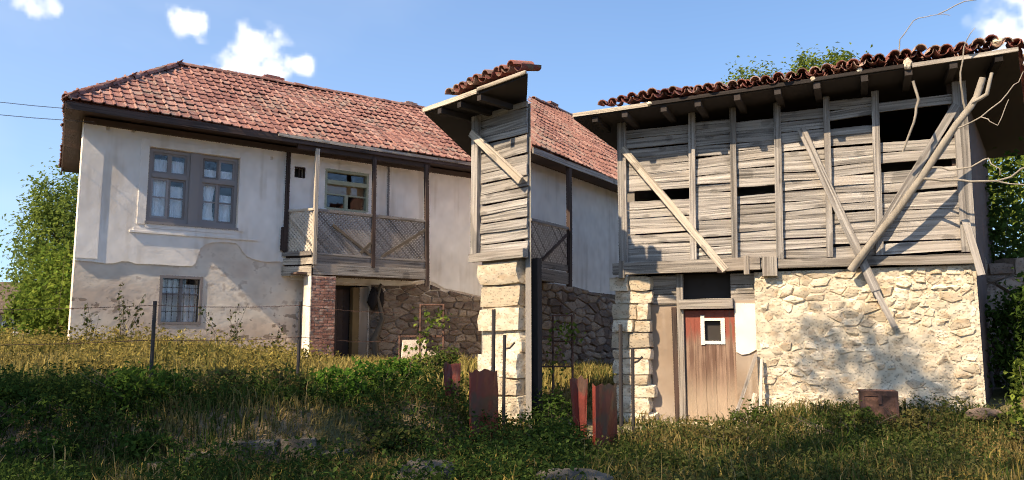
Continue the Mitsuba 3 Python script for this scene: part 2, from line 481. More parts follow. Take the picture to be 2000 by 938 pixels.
def slope_place(m, o, x, y, z, jit=.0, yaw=.0):
    """Mesh in tile axes to facade coordinates, from origin o with axes x, y, z (facade coordinates)."""
    v = np.array(m[0])
    c, s = math.cos(yaw), math.sin(yaw)
    v = np.stack([v[:, 0] * c - v[:, 1] * s, v[:, 0] * s + v[:, 1] * c, v[:, 2]], 1)
    v = v + rng.normal(0, 1, 3) * jit * np.array([1, 1, .35])
    return np.array(o) + v[:, :1] * np.array(x) + v[:, 1:2] * np.array(y) + v[:, 2:3] * np.array(z), m[1]


def unit(v):
    v = np.asarray(v, float)
    return v / np.linalg.norm(v)


def tiled_slope(parent, fr, A, B, C, D, dx, dy, near=300):
    """Tiles on the slope A-B (eave, left to right) up to D-C (ridge); the largest `near` are parts, the rest one stuff part."""
    A, B, C, D = (np.array(p, float) for p in (A, B, C, D))
    x = unit(B - A)
    z = unit(np.cross(x, D - A))
    y = np.cross(z, x)
    to2 = lambda p: np.array([(p - A) @ x, (p - A) @ y])
    poly = Polygon([to2(p) for p in (A, B, C, D)]).buffer(.03)
    x0, y0, x1, y1 = poly.bounds
    spots = []
    for j in range(int((y1 - y0) / dy) + 1):
        for i in range(int((x1 - x0) / dx) + 2):
            px, py = x0 + i * dx + .0 * (j % 2), -.03 + j * dy
            if poly.contains(sbox(px + .06, py + .04, px + dx * .75, min(py + dy * .6, y1 - .01)).centroid):
                spots.append((px, py))
    wpos = fr.w(np.array([A + s[0] * x + s[1] * y for s in spots]))
    order = np.argsort(np.linalg.norm(wpos - EYE, axis=1))
    base = pan_tile(dx, dy + .06)
    rest, ruv = [], []
    for rank, q in enumerate(order):
        s = spots[q]
        sag = .09 * (meshkit.noise(np.array([s[0] * .45, s[1] * .5, 2.0])) - .5)
        slip = -abs(rng.normal(0, .05)) if rng.random() < .06 else 0
        m = slope_place(base, A + s[0] * x + (s[1] + slip) * y + z * (.035 + sag), x, y, z, .011, rng.normal(0, .022))
        if rank < near:
            put('tile', m, 'roof_tile', parent, fr)
        else:
            rest.append(m); ruv.append(np.tile(rng.random(2), (len(m[0]), 1)))
    if rest:
        k = put('far_tiles', cat(rest), 'roof_tile', parent, fr, False, np.vstack(ruv))
        tag(k, kind='stuff')


def cap_row(parent, fr, P, Q, mat='roof_tile', name='ridge_tile', step=.36, r=.11):
    P, Q = np.array(P, float), np.array(Q, float)
    y = unit(Q - P)
    x = unit(np.cross(y, [0, 0, 1]))
    z = np.cross(x, y)
    for i in range(int(np.linalg.norm(Q - P) / step)):
        m = slope_place(barrel(step + .07, r, r * .86), P + y * i * step + z * .02, x, y, z, .01, rng.normal(0, .03))
        put(name, m, mat, parent, fr, 40)

# ------------------------------------------------------------------ the ground
H = Frame(-10.295, 18.0, 36)       # the white house's facade
B = Frame(1.9754, 13.848, -24)     # the barn's facade
S = Frame(-.595, 13.0, -45)        # the narrow shed's facade
G = Frame(3.3106, 24.0, 57)        # the grey house's facade


def sst(a, b, x):
    t = np.clip((np.asarray(x, float) - a) / (b - a), 0, 1)
    return t * t * (3 - 2 * t)


def ground_z(x, y):
    x, y = np.asarray(x, float), np.asarray(y, float)
    hu = (x - H.o[0]) * H.u[0] + (y - H.o[1]) * H.u[1]
    left = .70 * sst(9.5, 10.7, y + .25 * np.sin(x * 1.3)) + (.6 - .5 * sst(1.5, 5.5, hu)) * sst(11, 18.5, y)
    right = .10 * sst(9, 12, y) + .42 * sst(2.4, 6.6, x) * sst(9.5, 12.2, y) + .55 * sst(14.2, 20, y) + .25 * sst(7, 10, x) * sst(8, 12, y)
    m = sst(-1.2, .1, x - .05 * (y - 12))
    z = left * (1 - m) + right * m
    p = np.stack([x, y, x * 0], -1)
    near = np.exp(-((np.hypot(x, y - 8) / 26) ** 2))
    z = z + ((meshkit.fbm(p * .7, 3, 5) - .5) * .16 + (meshkit.fbm(p * 2.6, 2, 8) - .5) * .07) * near
    z = z + 6 * (meshkit.fbm(p * .012, 3, 2) - .42) * sst(45, 200, np.hypot(x, y))
    return z - .0 * x


def gz(x, y):
    return float(ground_z(np.array([x]), np.array([y]))[0])


gx = np.unique(np.r_[np.linspace(-900, -60, 22), np.linspace(-60, -16, 24), np.linspace(-16, 18, 230), np.linspace(18, 60, 20), np.linspace(60, 900, 22)])
gy = np.unique(np.r_[np.linspace(-900, -40, 18), np.linspace(-40, 5, 24), np.linspace(5, 27, 170), np.linspace(27, 80, 26), np.linspace(80, 1200, 24)])
X, Y = np.meshgrid(gx, gy)
gv = np.stack([X, Y, ground_z(X, Y)], -1).reshape(-1, 3)
nx = len(gx)
ii, jj = np.meshgrid(np.arange(nx - 1), np.arange(len(gy) - 1))
a = (jj * nx + ii).ravel()
gf = np.vstack([np.stack([a, a + 1, a + nx + 1], 1), np.stack([a, a + nx + 1, a + nx], 1)])
tag(put('ground', (gv, gf), 'ground_soil', smooth=True), kind='structure')

# low wooded hills on the skyline
az = np.linspace(-math.pi, math.pi, 181)
hv, hf = [], []
for i, t in enumerate(az):
    for r, hh in ((330, -6), (370, 7), (470, 20 + 16 * meshkit.fbm(np.array([math.cos(t) * 5, math.sin(t) * 5, 1.0]), 4, 3)), (640, -8)):
        hv.append([math.sin(t) * r, math.cos(t) * r, hh])
for i in range(180):
    for j in range(3):
        q = 4 * i + j
        hf += [[q, q + 1, q + 5], [q, q + 5, q + 4]]
tag(put('hills', (np.array(hv), np.array(hf)), 'hill_green', smooth=True), kind='structure')

# ------------------------------------------------------------------ the white house with the balcony
house = thing('farmhouse', 'white plastered house with red tiled roof, lace-curtained window and lattice balcony', 'house')
UP = sbox(1.48, 4.42, 3.68, 6.30)
LOW = sbox(1.88, 1.87, 2.91, 3.10)
DOOR = sbox(6.45, .3, 7.55, 3.04)
BWIN = sbox(6.10, 5.20, 7.46, 6.36)
SLOT = sbox(5.20, 5.98, 5.52, 6.30)
front = Polygon([(0, .2), (12.8, .2), (12.8, 6.82), (0, 6.82)])
for h in (UP, LOW, DOOR, BWIN, SLOT):
    front = front.difference(h)
put('wall', extrude_wall(front, -.35, 0), 'old_plaster', house, H)
side = [(0, .35), (.78, 6.85), (13.2, 6.85), (12.8, .35)]
ms = []
for p, q in zip(side[:-1], side[1:]):
    d = unit(np.array(q) - np.array(p)); nn = np.array([d[1], -d[0]]) * .3
    c = [p, q, tuple(np.array(q) + nn * 1), tuple(np.array(p) + nn * 1)]
    v = np.array([[x, y, z] for z in (.1, 6.81) for x, y in c])
    f = [[0, 1, 5], [0, 5, 4], [1, 2, 6], [1, 6, 5], [2, 3, 7], [2, 7, 6], [3, 0, 4], [3, 4, 7], [4, 5, 6], [4, 6, 7], [0, 2, 1], [0, 3, 2]]
    ms.append((v, np.array(f)))
m = trimesh.Trimesh(*cat(ms), process=False); m.fix_normals()
put('rear_wall', m, 'white_plaster', house, H)
put('room', cat([bx(1.0, 12.7, -6.4, -.36, 3.30, 3.36), bx(5.9, 5.95, -3.5, -.36, 3.4, 6.8), bx(1.0, 5.8, -2.6, -2.55, 3.4, 6.8), bx(1.0, 12, -2.6, -2.55, .4, 3.2), bx(5.95, 12, -2.2, -2.15, 3.4, 6.8)]), 'interior_dark', house, H)

# the smooth white coat, broken away along its lower edge
edge = [(0.0, 3.36)]
for u in np.arange(.2, 2.6, .16):
    edge.append((u, 3.34 + .05 * (meshkit.noise(np.array([u * 3.1, .5, 2.2])) - .5) + (.05 if .9 < u < 1.3 else 0)))
edge += [(2.62, 3.36), (2.70, 3.44), (2.74, 3.62), (2.80, 3.82), (2.92, 3.94), (3.08, 4.00), (3.3, 4.02), (3.52, 4.03), (3.70, 4.02), (3.80, 3.93), (3.88, 3.80), (3.97, 3.71), (4.12, 3.64), (4.3, 3.60), (4.52, 3.57), (4.75, 3.60), (5.03, 3.60), (5.2, 3.58), (5.2, 3.12), (8.2, 3.10), (8.9, 3.16), (9.5, 3.30), (9.75, 3.22), (10.1, 3.06), (10.6, 3.0), (11.2, 2.90), (11.9, 2.80), (12.8, 2.75)]
coat = Polygon(edge + [(12.8, 6.80), (0, 6.80)])
for h in (UP.buffer(.02, join_style=2), BWIN, SLOT, DOOR):
    coat = coat.difference(h)
for u, z in ((.50, 6.62), (1.07, 6.66), (4.55, 6.43)):
    coat = coat.difference(sbox(u - .045, z - .05, u + .045, z + .05))
put('plaster_coat', extrude_wall(coat, .001, .036), 'white_plaster', house, H)
# corner pilaster, raised field, window surround, sill moulding
put('pilaster', bx(-.012, .46, .034, .058, 3.42, 6.78), 'white_plaster', house, H)
put('window_surround', cat([bx(1.27, 1.46, .028, .065, 4.34, 6.50), bx(3.70, 3.89, .028, .065, 4.34, 6.50), bx(1.462, 3.698, .028, .065, 6.31, 6.50), bx(1.462, 3.698, .028, .065, 4.25, 4.41)]), 'white_plaster', house, H)
put('sill_moulding', cat([bx(1.12, 4.26, .028, .075, 4.12, 4.17), bx(1.20, 4.18, .028, .055, 4.17, 4.245)]), 'white_plaster', house, H)

# upper window: two double casements under transoms, a broad post between
win = key('window', house)
fr_ = []
for u0, u1 in ((1.485, 2.46), (2.70, 3.675)):
    fr_ += [bx(u0, u0 + .075, -.14, -.03, 4.425, 6.295), bx(u1 - .075, u1, -.14, -.03, 4.425, 6.295), bx(u0 + .075, u1 - .075, -.14, -.03, 6.21, 6.294), bx(u0 + .075, u1 - .075, -.14, -.03, 4.426, 4.53), bx(u0 + .075, u1 - .075, -.14, -.015, 5.56, 5.67)]
fr_ += [bx(2.461, 2.699, -.14, .01, 4.424, 6.296), bx(1.44, 3.72, -.03, .09, 4.36, 4.422)]
put('frame', cat(fr_), 'window_wood', win, H)
for u0, u1 in ((1.56, 2.385), (2.775, 3.60)):
    mid = (u0 + u1) / 2
    for a0, a1 in ((u0, mid), (mid, u1)):
        for z0, z1 in ((4.53, 5.56), (5.67, 6.21)):
            put('sash', cat([bx(a0, a0 + .05, -.12, -.06, z0, z1), bx(a1 - .05, a1, -.12, -.06, z0, z1), bx(a0 + .05, a1 - .05, -.12, -.06, z0, z0 + .055), bx(a0 + .05, a1 - .05, -.12, -.06, z1 - .055, z1)] + ([bx(a0 + .05, a1 - .05, -.11, -.07, 5.05, 5.085)] if z1 < 6 else [])), 'window_wood', win, H)
            v = np.array([[a0 + .05, .09, z0 + .05], [a1 - .05, .09, z0 + .05], [a1 - .05, .09, z1 - .05], [a0 + .05, .09, z1 - .05]])
            put('pane', (v, np.array([[0, 1, 2], [0, 2, 3]])), 'glass', win, H)


def curtain(parent, fr, u0, u1, z0, z1, o, folds=9, gather=0.0):
    us = np.linspace(0, 1, folds * 4 + 1)
    v, f = [], []
    for r in range(5):
        t = r / 4
        for k, s in enumerate(us):
            pull = gather * math.sin(math.pi * t) * (s - .5)
            v.append([u0 + (u1 - u0) * s - pull, -o + .018 * math.sin(s * folds * 2 * math.pi), z0 + (z1 - z0) * t])
    n = len(us)
    for r in range(4):
        for k in range(n - 1):
            q = r * n + k
            f += [[q, q + 1, q + n + 1], [q, q + n + 1, q + n]]
    return put('curtain', (np.array(v), np.array(f)), 'curtain_cloth', parent, fr, True)


curtain(win, H, 1.58, 2.02, 4.50, 5.62, -.20)
curtain(win, H, 2.04, 2.38, 4.50, 5.40, -.20, 7)
curtain(win, H, 1.60, 2.36, 5.60, 6.06, -.21, 12)
curtain(win, H, 2.80, 3.17, 4.50, 5.58, -.20, 6, .16)
curtain(win, H, 3.22, 3.60, 4.50, 5.30, -.20, 7)
curtain(win, H, 2.80, 3.58, 5.60, 5.95, -.21, 12)

# barred lower window
wl = key('window', house)
put('frame', cat([bx(1.882, 1.95, -.14, .015, 1.872, 3.098), bx(2.84, 2.908, -.14, .015, 1.872, 3.098), bx(1.95, 2.84, -.14, .015, 3.03, 3.097), bx(1.95, 2.84, -.14, .015, 1.873, 1.94), bx(2.37, 2.43, -.12, -.04, 1.94, 3.03), bx(1.95, 2.37, -.12, -.04, 2.62, 2.66), bx(2.43, 2.84, -.12, -.04, 2.62, 2.66)]), 'window_wood', wl, H)
for u0, u1 in ((1.95, 2.37), (2.43, 2.84)):
    v = np.array([[u0, .1, 1.94], [u1, .1, 1.94], [u1, .1, 3.03], [u0, .1, 3.03]])
    put('pane', (v, np.array([[0, 1, 2], [0, 2, 3]])), 'glass', wl, H)
for k, u in enumerate(np.linspace(2.06, 2.74, 6)):
    put('bar', tube([[u, .02, 1.93], [u + .004, .018, 2.5], [u, .02, 3.04]], .008, 6), 'dark_metal', wl, H)
for z in (2.2, 2.8):
    put('bar', tube([[1.94, .03, z], [2.85, .03, z]], .008, 6), 'dark_metal', wl, H)
curtain(wl, H, 1.96, 2.40, 1.95, 3.0, -.24, 6)
curtain(wl, H, 2.42, 2.84, 1.95, 2.9, -.25, 6)

# balcony window (pale green wood, white sash) and the small dark opening beside the post
wb = key('window', house)
put('frame', cat([bx(6.10, 6.17, -.12, .04, 5.2, 6.36), bx(7.39, 7.46, -.12, .04, 5.2, 6.36), bx(6.17, 7.39, -.12, .04, 6.28, 6.36), bx(6.17, 7.39, -.12, .06, 5.92, 6.04), bx(6.17, 7.39, -.12, -.02, 5.62, 5.66), bx(6.74, 6.84, -.12, -.02, 5.22, 5.62), bx(6.17, 7.39, -.12, .05, 5.18, 5.24)]), 'green_paint', wb, H)
v = np.array([[6.17, .08, 5.24], [7.39, .08, 5.24], [7.39, .08, 6.28], [6.17, .08, 6.28]])
put('pane', (v, np.array([[0, 1, 2], [0, 2, 3]])), 'glass', wb, H)
put('panel', bx(6.2, 7.36, -.11, -.09, 5.66, 5.92), 'ochre_paint', wb, H)
vo = key('vent_opening', house)
put('grille', cat([bx(5.2, 5.225, -.1, .01, 5.98, 6.30), bx(5.495, 5.52, -.1, .01, 5.98, 6.30), bx(5.225, 5.495, -.1, .01, 6.27, 6.30), bx(5.225, 5.495, -.1, .01, 5.98, 6.01), bx(5.35, 5.37, -.09, -.03, 6.01, 6.27)]), 'wood_dark', vo, H)
put('back', bx(5.19, 5.53, -.34, -.3, 5.97, 6.31), 'interior_dark', vo, H)

# rubble of the ground floor right of the door
rubble(house, H, Polygon([(7.62, .6), (12.6, .6), (12.6, 2.72), (11.2, 2.86), (10.2, 3.0), (9.5, 3.22), (8.6, 3.08), (7.62, 3.08)]), .19, 2.1, .008, .0, (.035, .085), 'field_stone', 11)
put('stone_backing', bx(7.58, 12.7, .0005, .004, .3, 2.78), 'field_mortar', house, H)

# doorway below the balcony
dr_ = key('door', house)
for k, u in enumerate((6.5, 6.68, 6.86)):
    put('door_board', bx(u, u + .175, -.24, -.20, .5, 2.92), 'wood_dark', dr_, H)
put('frame', cat([bx(7.06, 7.26, -.2, .02, .4, 2.98), bx(6.46, 6.5, -.2, .01, .4, 2.98)]), 'ochre_paint', dr_, H)
put('back', bx(6.40, 7.6, -.34, -.3, .3, 3.04), 'interior_dark', dr_, H)
put('jamb', bx(7.27, 7.54, -.25, .0, .4, 3.0), 'jamb_plaster', dr_, H)
tag(put('feed_sack', cat([tube([[7.62, -.16, 3.02], [7.63, -.18, 2.82], [7.6, -.18, 2.55], [7.62, -.17, 2.35]], [.03, .13, .15, .05], 8, .3), tube([[7.86, -.15, 3.0], [7.87, -.17, 2.8], [7.85, -.17, 2.5], [7.86, -.16, 2.3]], [.03, .10, .11, .04], 8, .3)]), 'dark_cloth', None, H, 40), 'dark cloth bundle hanging under the balcony beside the house door', 'cloth bundle')

# brick pillar with its left side coloured pale for the sun on it
pil = key('pillar', house)
put('core', bx(5.46, 6.14, .42, .90, .3, 3.20), 'jamb_plaster', pil, H)
put('sunlit_side', bx(5.43, 5.458, .40, .925, .3, 3.20), 'lime_wash', pil, H)
zc, r = .45, 0
while zc < 3.14:
    x0 = 5.46 - (.0 if r % 2 else .12)
    for k in range(4):
        u0, u1 = max(5.462, x0 + k * .24), min(6.138, x0 + k * .24 + .228)
        if u1 - u0 > .05:
            block(pil, H, u0, u1, zc, zc + .066, .86, .915 + rng.uniform(0, .01), 'brick', rng.integers(1000), 'brick', .006)
    zc += .078; r += 1

# balcony: floor, skirt boards, lattice, posts
bal = key('balcony', house)
FO, U0, U1 = .80, 5.54, 9.02
v = np.array([[5.02, 0, z] for z in (3.30, 3.42)] + [[U0, -FO + .03, z] for z in (3.30, 3.42)] + [[U1, -FO + .03, z] for z in (3.30, 3.42)] + [[U1, 0, z] for z in (3.30, 3.42)])
m = trimesh.convex.convex_hull(v)
put('floor', m, 'wood_dark', bal, H)
put('lower_ceiling', bx(5.1, 9.0, .02, .75, 3.24, 3.29), 'wood_dark', bal, H)
put_plank('fascia', bal, H, 'wood_beam', (U0 - .02, FO - .028, 3.39), (U1 + .05, FO - .028, 3.40), .30, .05, .006, .004, 6)
put_plank('skirt_board', bal, H, 'wood_balcony', (U0 - .02, FO - .03, 3.66), (U1 + .02, FO - .03, 3.66), .22, .03, .008, .004, 6)
# splayed left side
sA, sB = np.array([5.02, 0.0]), np.array([U0 - .02, -FO])
dS = unit(sB - sA); nS = np.array([dS[1], -dS[0]])
sl = np.linalg.norm(sB - sA)


class SideFrame:
    def __init__(s, fr):
        s.fr = fr

    def w(s, v):
        v = np.asarray(v, float)
        q = np.stack([sA[0] + v[:, 0] * dS[0] - v[:, 1] * nS[0], sA[1] + v[:, 0] * dS[1] - v[:, 1] * nS[1], v[:, 2]], 1)
        return s.fr.w(q)


SF = SideFrame(H)
for z, w, o in ((3.34, .26, .05), (3.60, .17, .03), (3.80, .10, .07)):
    put_plank('skirt_board', bal, SF, 'wood_pale' if z < 3.7 else 'wood_balcony', (-.02, o, z), (sl + .01, o, z), w, .03, .008, .003, 4)
put('skirt_back', bx(0, sl, -.03, .0, 3.25, 3.86), 'wood_dark', bal, SF)
lattice(bal, SF, .03, sl - .03, 3.88, 4.98, .0, .105, 'wood_pale', True, .042)
put_plank('rail', bal, SF, 'wood_pale', (0, .0, 5.01), (sl, .0, 5.01), .06, .05, .003, .003, 3)
# front lattice in three fields with dark braces
lattice(bal, H, U0 + .06, 7.22, 3.78, 4.98, FO - .02, .102, 'wood_balcony', True, .042)
lattice(bal, H, 7.34, U1 - .06, 3.78, 4.96, FO - .02, .102, 'wood_balcony', True, .042)
put_plank('rail', bal, H, 'wood_balcony', (U0, FO - .03, 5.0), (U1, FO - .03, 4.98), .07, .06, .004, .004, 5)
put_plank('rail', bal, H, 'wood_balcony', (U0, FO - .02, 3.80), (U1, FO - .02, 3.80), .06, .04, .004, .004, 5)
for a_, b_ in (((6.05, 4.62), (7.25, 3.82)), ((7.55, 3.84), (8.96, 4.72)), ((6.9, 3.9), (7.2, 4.2))):
    put_plank('brace', bal, H, 'bark', (a_[0], FO - .006, a_[1]), (b_[0], FO - .006, b_[1]), .075, .03)
put_plank('post', bal, H, 'wood_pale', (U0 + .0, FO - .03, 3.5), (U0 + .0, FO - .03, 6.68), .10, .10, .004, .004)
put_plank('post', bal, H, 'wood_dark', (7.28, FO - .05, 3.5), (7.26, FO - .05, 6.68), .10, .09, .004, .004)
put_plank('post', bal, H, 'wood_dark', (U1 + .02, FO - .05, 3.05), (U1 - .06, FO - .05, 6.68), .11, .11, .012, .008)
put_plank('post', bal, H, 'wood_dark', (5.0, .03, 3.85), (5.0, .03, 6.70), .10, .09, .006, .004)
put_plank('post', bal, H, 'wood_dark', (4.93, .06, 3.9), (4.93, .06, 4.55), .12, .06, .01, .004)
put_plank('wall_post', bal, H, 'window_wood', (8.1, .03, 5.0), (8.1, .03, 6.75), .06, .03, .003, .003)
put('head_beam', bx(5.0, 9.1, .68, .80, 6.62, 6.78), 'wood_dark', bal, H)

# roof
roof = key('roof', house)
E0, E1 = (-.48, -.85, 6.93), (12.8, -.85, 6.93)
R0, R1 = (2.70, 3.05, 9.55), (12.8, 3.44, 9.82)
B0, B1 = (.30, 7.6, 6.93), (13.3, 7.6, 6.93)
pts = np.array([E0, E1, B1, B0, R0, R1])
put('deck', (pts, np.array([[0, 1, 5], [0, 5, 4], [3, 0, 4], [2, 3, 4], [2, 4, 5], [1, 2, 5], [0, 2, 1], [0, 3, 2]])), 'roof_tile', roof, H)
tiled_slope(roof, H, E0, E1, R1, R0, .245, .36, 300)
tiled_slope(roof, H, B0, E0, R0, (2.68, 3.07, 9.55), .245, .36, 0)
sof = np.array(pts[:4]) * [1, 1, 0] + [0, 0, 6.90]
sofl = sof - [0, 0, .04]
c_ = np.vstack([sof, sofl])
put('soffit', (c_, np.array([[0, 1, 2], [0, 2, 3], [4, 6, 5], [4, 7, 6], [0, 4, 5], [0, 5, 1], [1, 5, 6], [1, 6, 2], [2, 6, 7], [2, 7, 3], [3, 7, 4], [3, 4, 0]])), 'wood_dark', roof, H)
put_plank('fascia', roof, H, 'wood_dark', (-.47, .853, 6.83), (12.8, .853, 6.83), .17, .03, .008, .01, 12)
dL = np.array([B0[0] - E0[0], B0[1] - E0[1]])
put('fascia', cat([(np.array([[E0[0] - .03, E0[1], z] for z in (6.74, 6.92)] + [[B0[0] - .03, B0[1], z] for z in (6.74, 6.92)] + [[E0[0], E0[1], z] for z in (6.74, 6.92)] + [[B0[0], B0[1], z] for z in (6.74, 6.92)]), np.array([[0, 1, 3], [0, 3, 2], [4, 6, 7], [4, 7, 5], [0, 4, 5], [0, 5, 1], [2, 3, 7], [2, 7, 6], [1, 5, 7], [1, 7, 3], [0, 2, 6], [0, 6, 4]]))]), 'wood_dark', roof, H)
put('wall_plate', bx(-.02, 12.8, .03, .13, 6.66, 6.80), 'wood_dark', roof, H)
for u0, u1 in ((4.42, 6.6), (6.62, 9.3), (9.32, 12.7)):
    put_plank('eave_board', roof, H, 'wood_pale' if u0 < 5 else 'wood_beam', (u0, .885, 6.90), (u1, .885, 6.90), .085, .03, .008, .008, 6)
cap_row(roof, H, (E0[0], E0[1], E0[2] + .05), (R0[0], R0[1], R0[2] + .04))
cap_row(roof, H, (R0[0] - .05, R0[1], R0[2] + .03), (R1[0], R1[1], R1[2] + .03))
for (u, w, h0, h1) in ((5.62, .56, 9.3, 9.93), (10.62, .36, 9.4, 9.98)):
    ch = key('chimney', roof)
    put('shaft', bx(u - w / 2, u + w / 2, -3.9, -3.3, h0, h1 - .1), 'brick', ch, H)
    put('cap', cat([bx(u - w / 2 - .05, u + w / 2 + .05, -3.95, -3.25, h1 - .1, h1 - .03), bx(u - w / 2 + .06, u + w / 2 - .06, -3.85, -3.35, h1 - .03, h1 + .03)]), 'barrel_tile', ch, H)

# ------------------------------------------------------------------ the grey house behind the shed
hb = thing('grey_house', 'shaded grey house with red tiled roof between the narrow shed and the barn', 'house')
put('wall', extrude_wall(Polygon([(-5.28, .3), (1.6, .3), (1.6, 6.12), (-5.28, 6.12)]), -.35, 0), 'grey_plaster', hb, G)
lw = G.o + G.u * -5.28
# left wall runs straight back, away from the road
back = np.array([.62, 27.5])
dB = np.array([(back - lw[:2]) @ G.u[:2] - 5.28, (back - lw[:2]) @ G.i[:2]])
v = np.array([[x, y, z] for z in (.3, 6.11) for x, y in ((-5.28, .36), (dB[0], dB[1]), (dB[0] + .3, dB[1]), (-4.95, .36))])
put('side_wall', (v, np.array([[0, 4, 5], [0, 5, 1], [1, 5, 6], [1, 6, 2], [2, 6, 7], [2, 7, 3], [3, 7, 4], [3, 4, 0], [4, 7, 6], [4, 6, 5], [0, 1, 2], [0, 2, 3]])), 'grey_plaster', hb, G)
put('stone_backing', bx(-5.2, 1.5, .0005, .004, .3, 2.86), 'field_mortar', hb, G)
rubble(hb, G, Polygon([(-5.2, .7), (1.5, .7), (1.5, 2.6), (-.4, 2.70), (-1.6, 2.86), (-3.06, 2.98), (-5.2, 3.0)]), .20, 2.1, .008, .0, (.035, .085), 'field_stone', 13)
balb = key('balcony', hb)
bo = .70
put('floor', trimesh.convex.convex_hull(np.array([[x, y, z] for z in (2.98, 3.16) for x, y in ((-5.26, 0), (-6.30, -bo + .03), (-4.46, -bo + .03), (-4.46, 0))])), 'wood_dark', balb, G)
put_plank('fascia', balb, G, 'wood_balcony', (-6.33, bo - .03, 3.10), (-4.44, bo - .03, 3.06), .30, .05, .006, .004, 5)
put_plank('skirt_board', balb, G, 'wood_balcony', (-6.32, bo - .03, 3.34), (-4.44, bo - .03, 3.33), .16, .03, .006, .004, 5)
lattice(balb, G, -6.32, -4.5, 3.42, 4.36, bo - .02, .118, 'wood_balcony', True, .042)
put_plank('rail', balb, G, 'wood_balcony', (-6.33, bo - .03, 4.38), (-4.38, bo - .03, 4.38), .07, .06, .004, .004, 4)
put_plank('brace', balb, G, 'wood_dark', (-5.8, bo - .006, 3.45), (-4.55, bo - .006, 4.20), .075, .03)
put_plank('post', balb, G, 'wood_dark', (-4.44, bo - .05, 2.86), (-4.40, bo - .05, 6.1), .12, .11, .01, .006)
roofb = key('roof', hb)
Eb0, Eb1 = (-6.34, -.75, 6.16), (3.0, -.75, 6.16)
Rb0, Rb1 = (.20, 3.2, 9.72), (4.2, 3.5, 9.98)
bb0, bb1 = (dB[0] + .05, dB[1], 6.16), (4.2, 7.0, 6.16)
pts = np.array([Eb0, Eb1, bb1, bb0, Rb0, Rb1])
put('deck', (pts, np.array([[0, 1, 5], [0, 5, 4], [3, 0, 4], [2, 3, 4], [2, 4, 5], [1, 2, 5], [0, 2, 1], [0, 3, 2]])), 'roof_tile', roofb, G)
tiled_slope(roofb, G, Eb0, Eb1, Rb1, Rb0, .245, .36, 300)
put('soffit', trimesh.convex.convex_hull(np.array([[x, y, z] for z in (6.10, 6.14) for x, y in ((-5.26, .1), (-6.28, -.72), (2.0, -.72), (2.0, .1))])), 'wood_dark', roofb, G)
put_plank('fascia', roofb, G, 'wood_beam', (-6.33, .753, 6.08), (2.8, .753, 6.08), .15, .03, .008, .008, 10)
cap_row(roofb, G, (Rb0[0], Rb0[1], Rb0[2] + .03), (Rb1[0], Rb1[1], Rb1[2] + .03))
chb = key('chimney', roofb)
put('shaft', bx(1.75, 2.2, -3.9, -3.4, 9.5, 10.05), 'brick', chb, G)
put('cap', bx(1.70, 2.25, -3.95, -3.35, 10.05, 10.13), 'barrel_tile', chb, G)

# ------------------------------------------------------------------ shared by the two timber buildings
def board_bay(parent, fr, u0, u1, z0, z1, h, gaps=(), o=-.01, mat='wood_weathered'):
    """Horizontal worn boards between two posts. gaps: (z0, z1) left open."""
    z = z0
    while z < z1 - .03:
        hh = min(h * rng.uniform(.82, 1.2), z1 - z)
        if not any(a < z + hh * .5 < b for a, b in gaps):
            d = rng.normal(0, .012)
            put_plank('board', parent, fr, mat, (u0, o + rng.uniform(-.006, .012), z + hh / 2 + d), (u1, o + rng.uniform(-.006, .012), z + hh / 2 + rng.normal(0, .012)),
                      hh * rng.uniform(.92, .985), .028, .013, .014, 5, rng.uniform(.004, .016))
        z += hh


def barrel_roof(parent, fr, A, Bp, depth, slope, lskew, rskew, pitch=.185, parts_rows=2):
    """Old half-round tiles from the eave A-Bp up a low slope; the outline leans by lskew / rskew per metre."""
    A, Bp = np.array(A, float), np.array(Bp, float)
    x = unit(Bp - A)
    yv = unit(np.array([0, math.cos(slope), math.sin(slope)]))
    zv = unit(np.cross(x, yv))
    W = np.linalg.norm(Bp - A)
    rest, ruv = [], []
    row = 0
    y = 0.0
    while y < depth:
        i0, i1 = math.ceil(y * lskew / pitch), int((W + y * rskew) / pitch)
        for i in range(i0, i1):
            for up in (True, False):
                px = i * pitch + (0 if up else pitch / 2)
                if px > W + y * rskew - .02:
                    continue
                m = slope_place(barrel(.44, .088 + rng.uniform(-.006, .008), .074, up), A + x * (px + .09 + rng.normal(0, .012)) + yv * (y + rng.normal(0, .04)) + zv * ((.05 if up else 0) + row * .004 + abs(rng.normal(0, .02)) + .03 * math.sin(px * 1.7)), x, yv, zv, .012, rng.normal(0, .09))
                if row < parts_rows:
                    put('cover_tile' if up else 'pan_tile', m, 'barrel_tile', parent, fr, 40)
                else:
                    rest.append(m); ruv.append(np.tile(rng.random(2), (len(m[0]), 1)))
        y += .36; row += 1
    if rest:
        tag(put('far_tiles', cat(rest), 'barrel_tile', parent, fr, False, np.vstack(ruv)), kind='stuff')


# ------------------------------------------------------------------ the large barn
barn = thing('barn', 'large weathered timber barn on pale limestone walls with a worn red-brown door', 'barn')
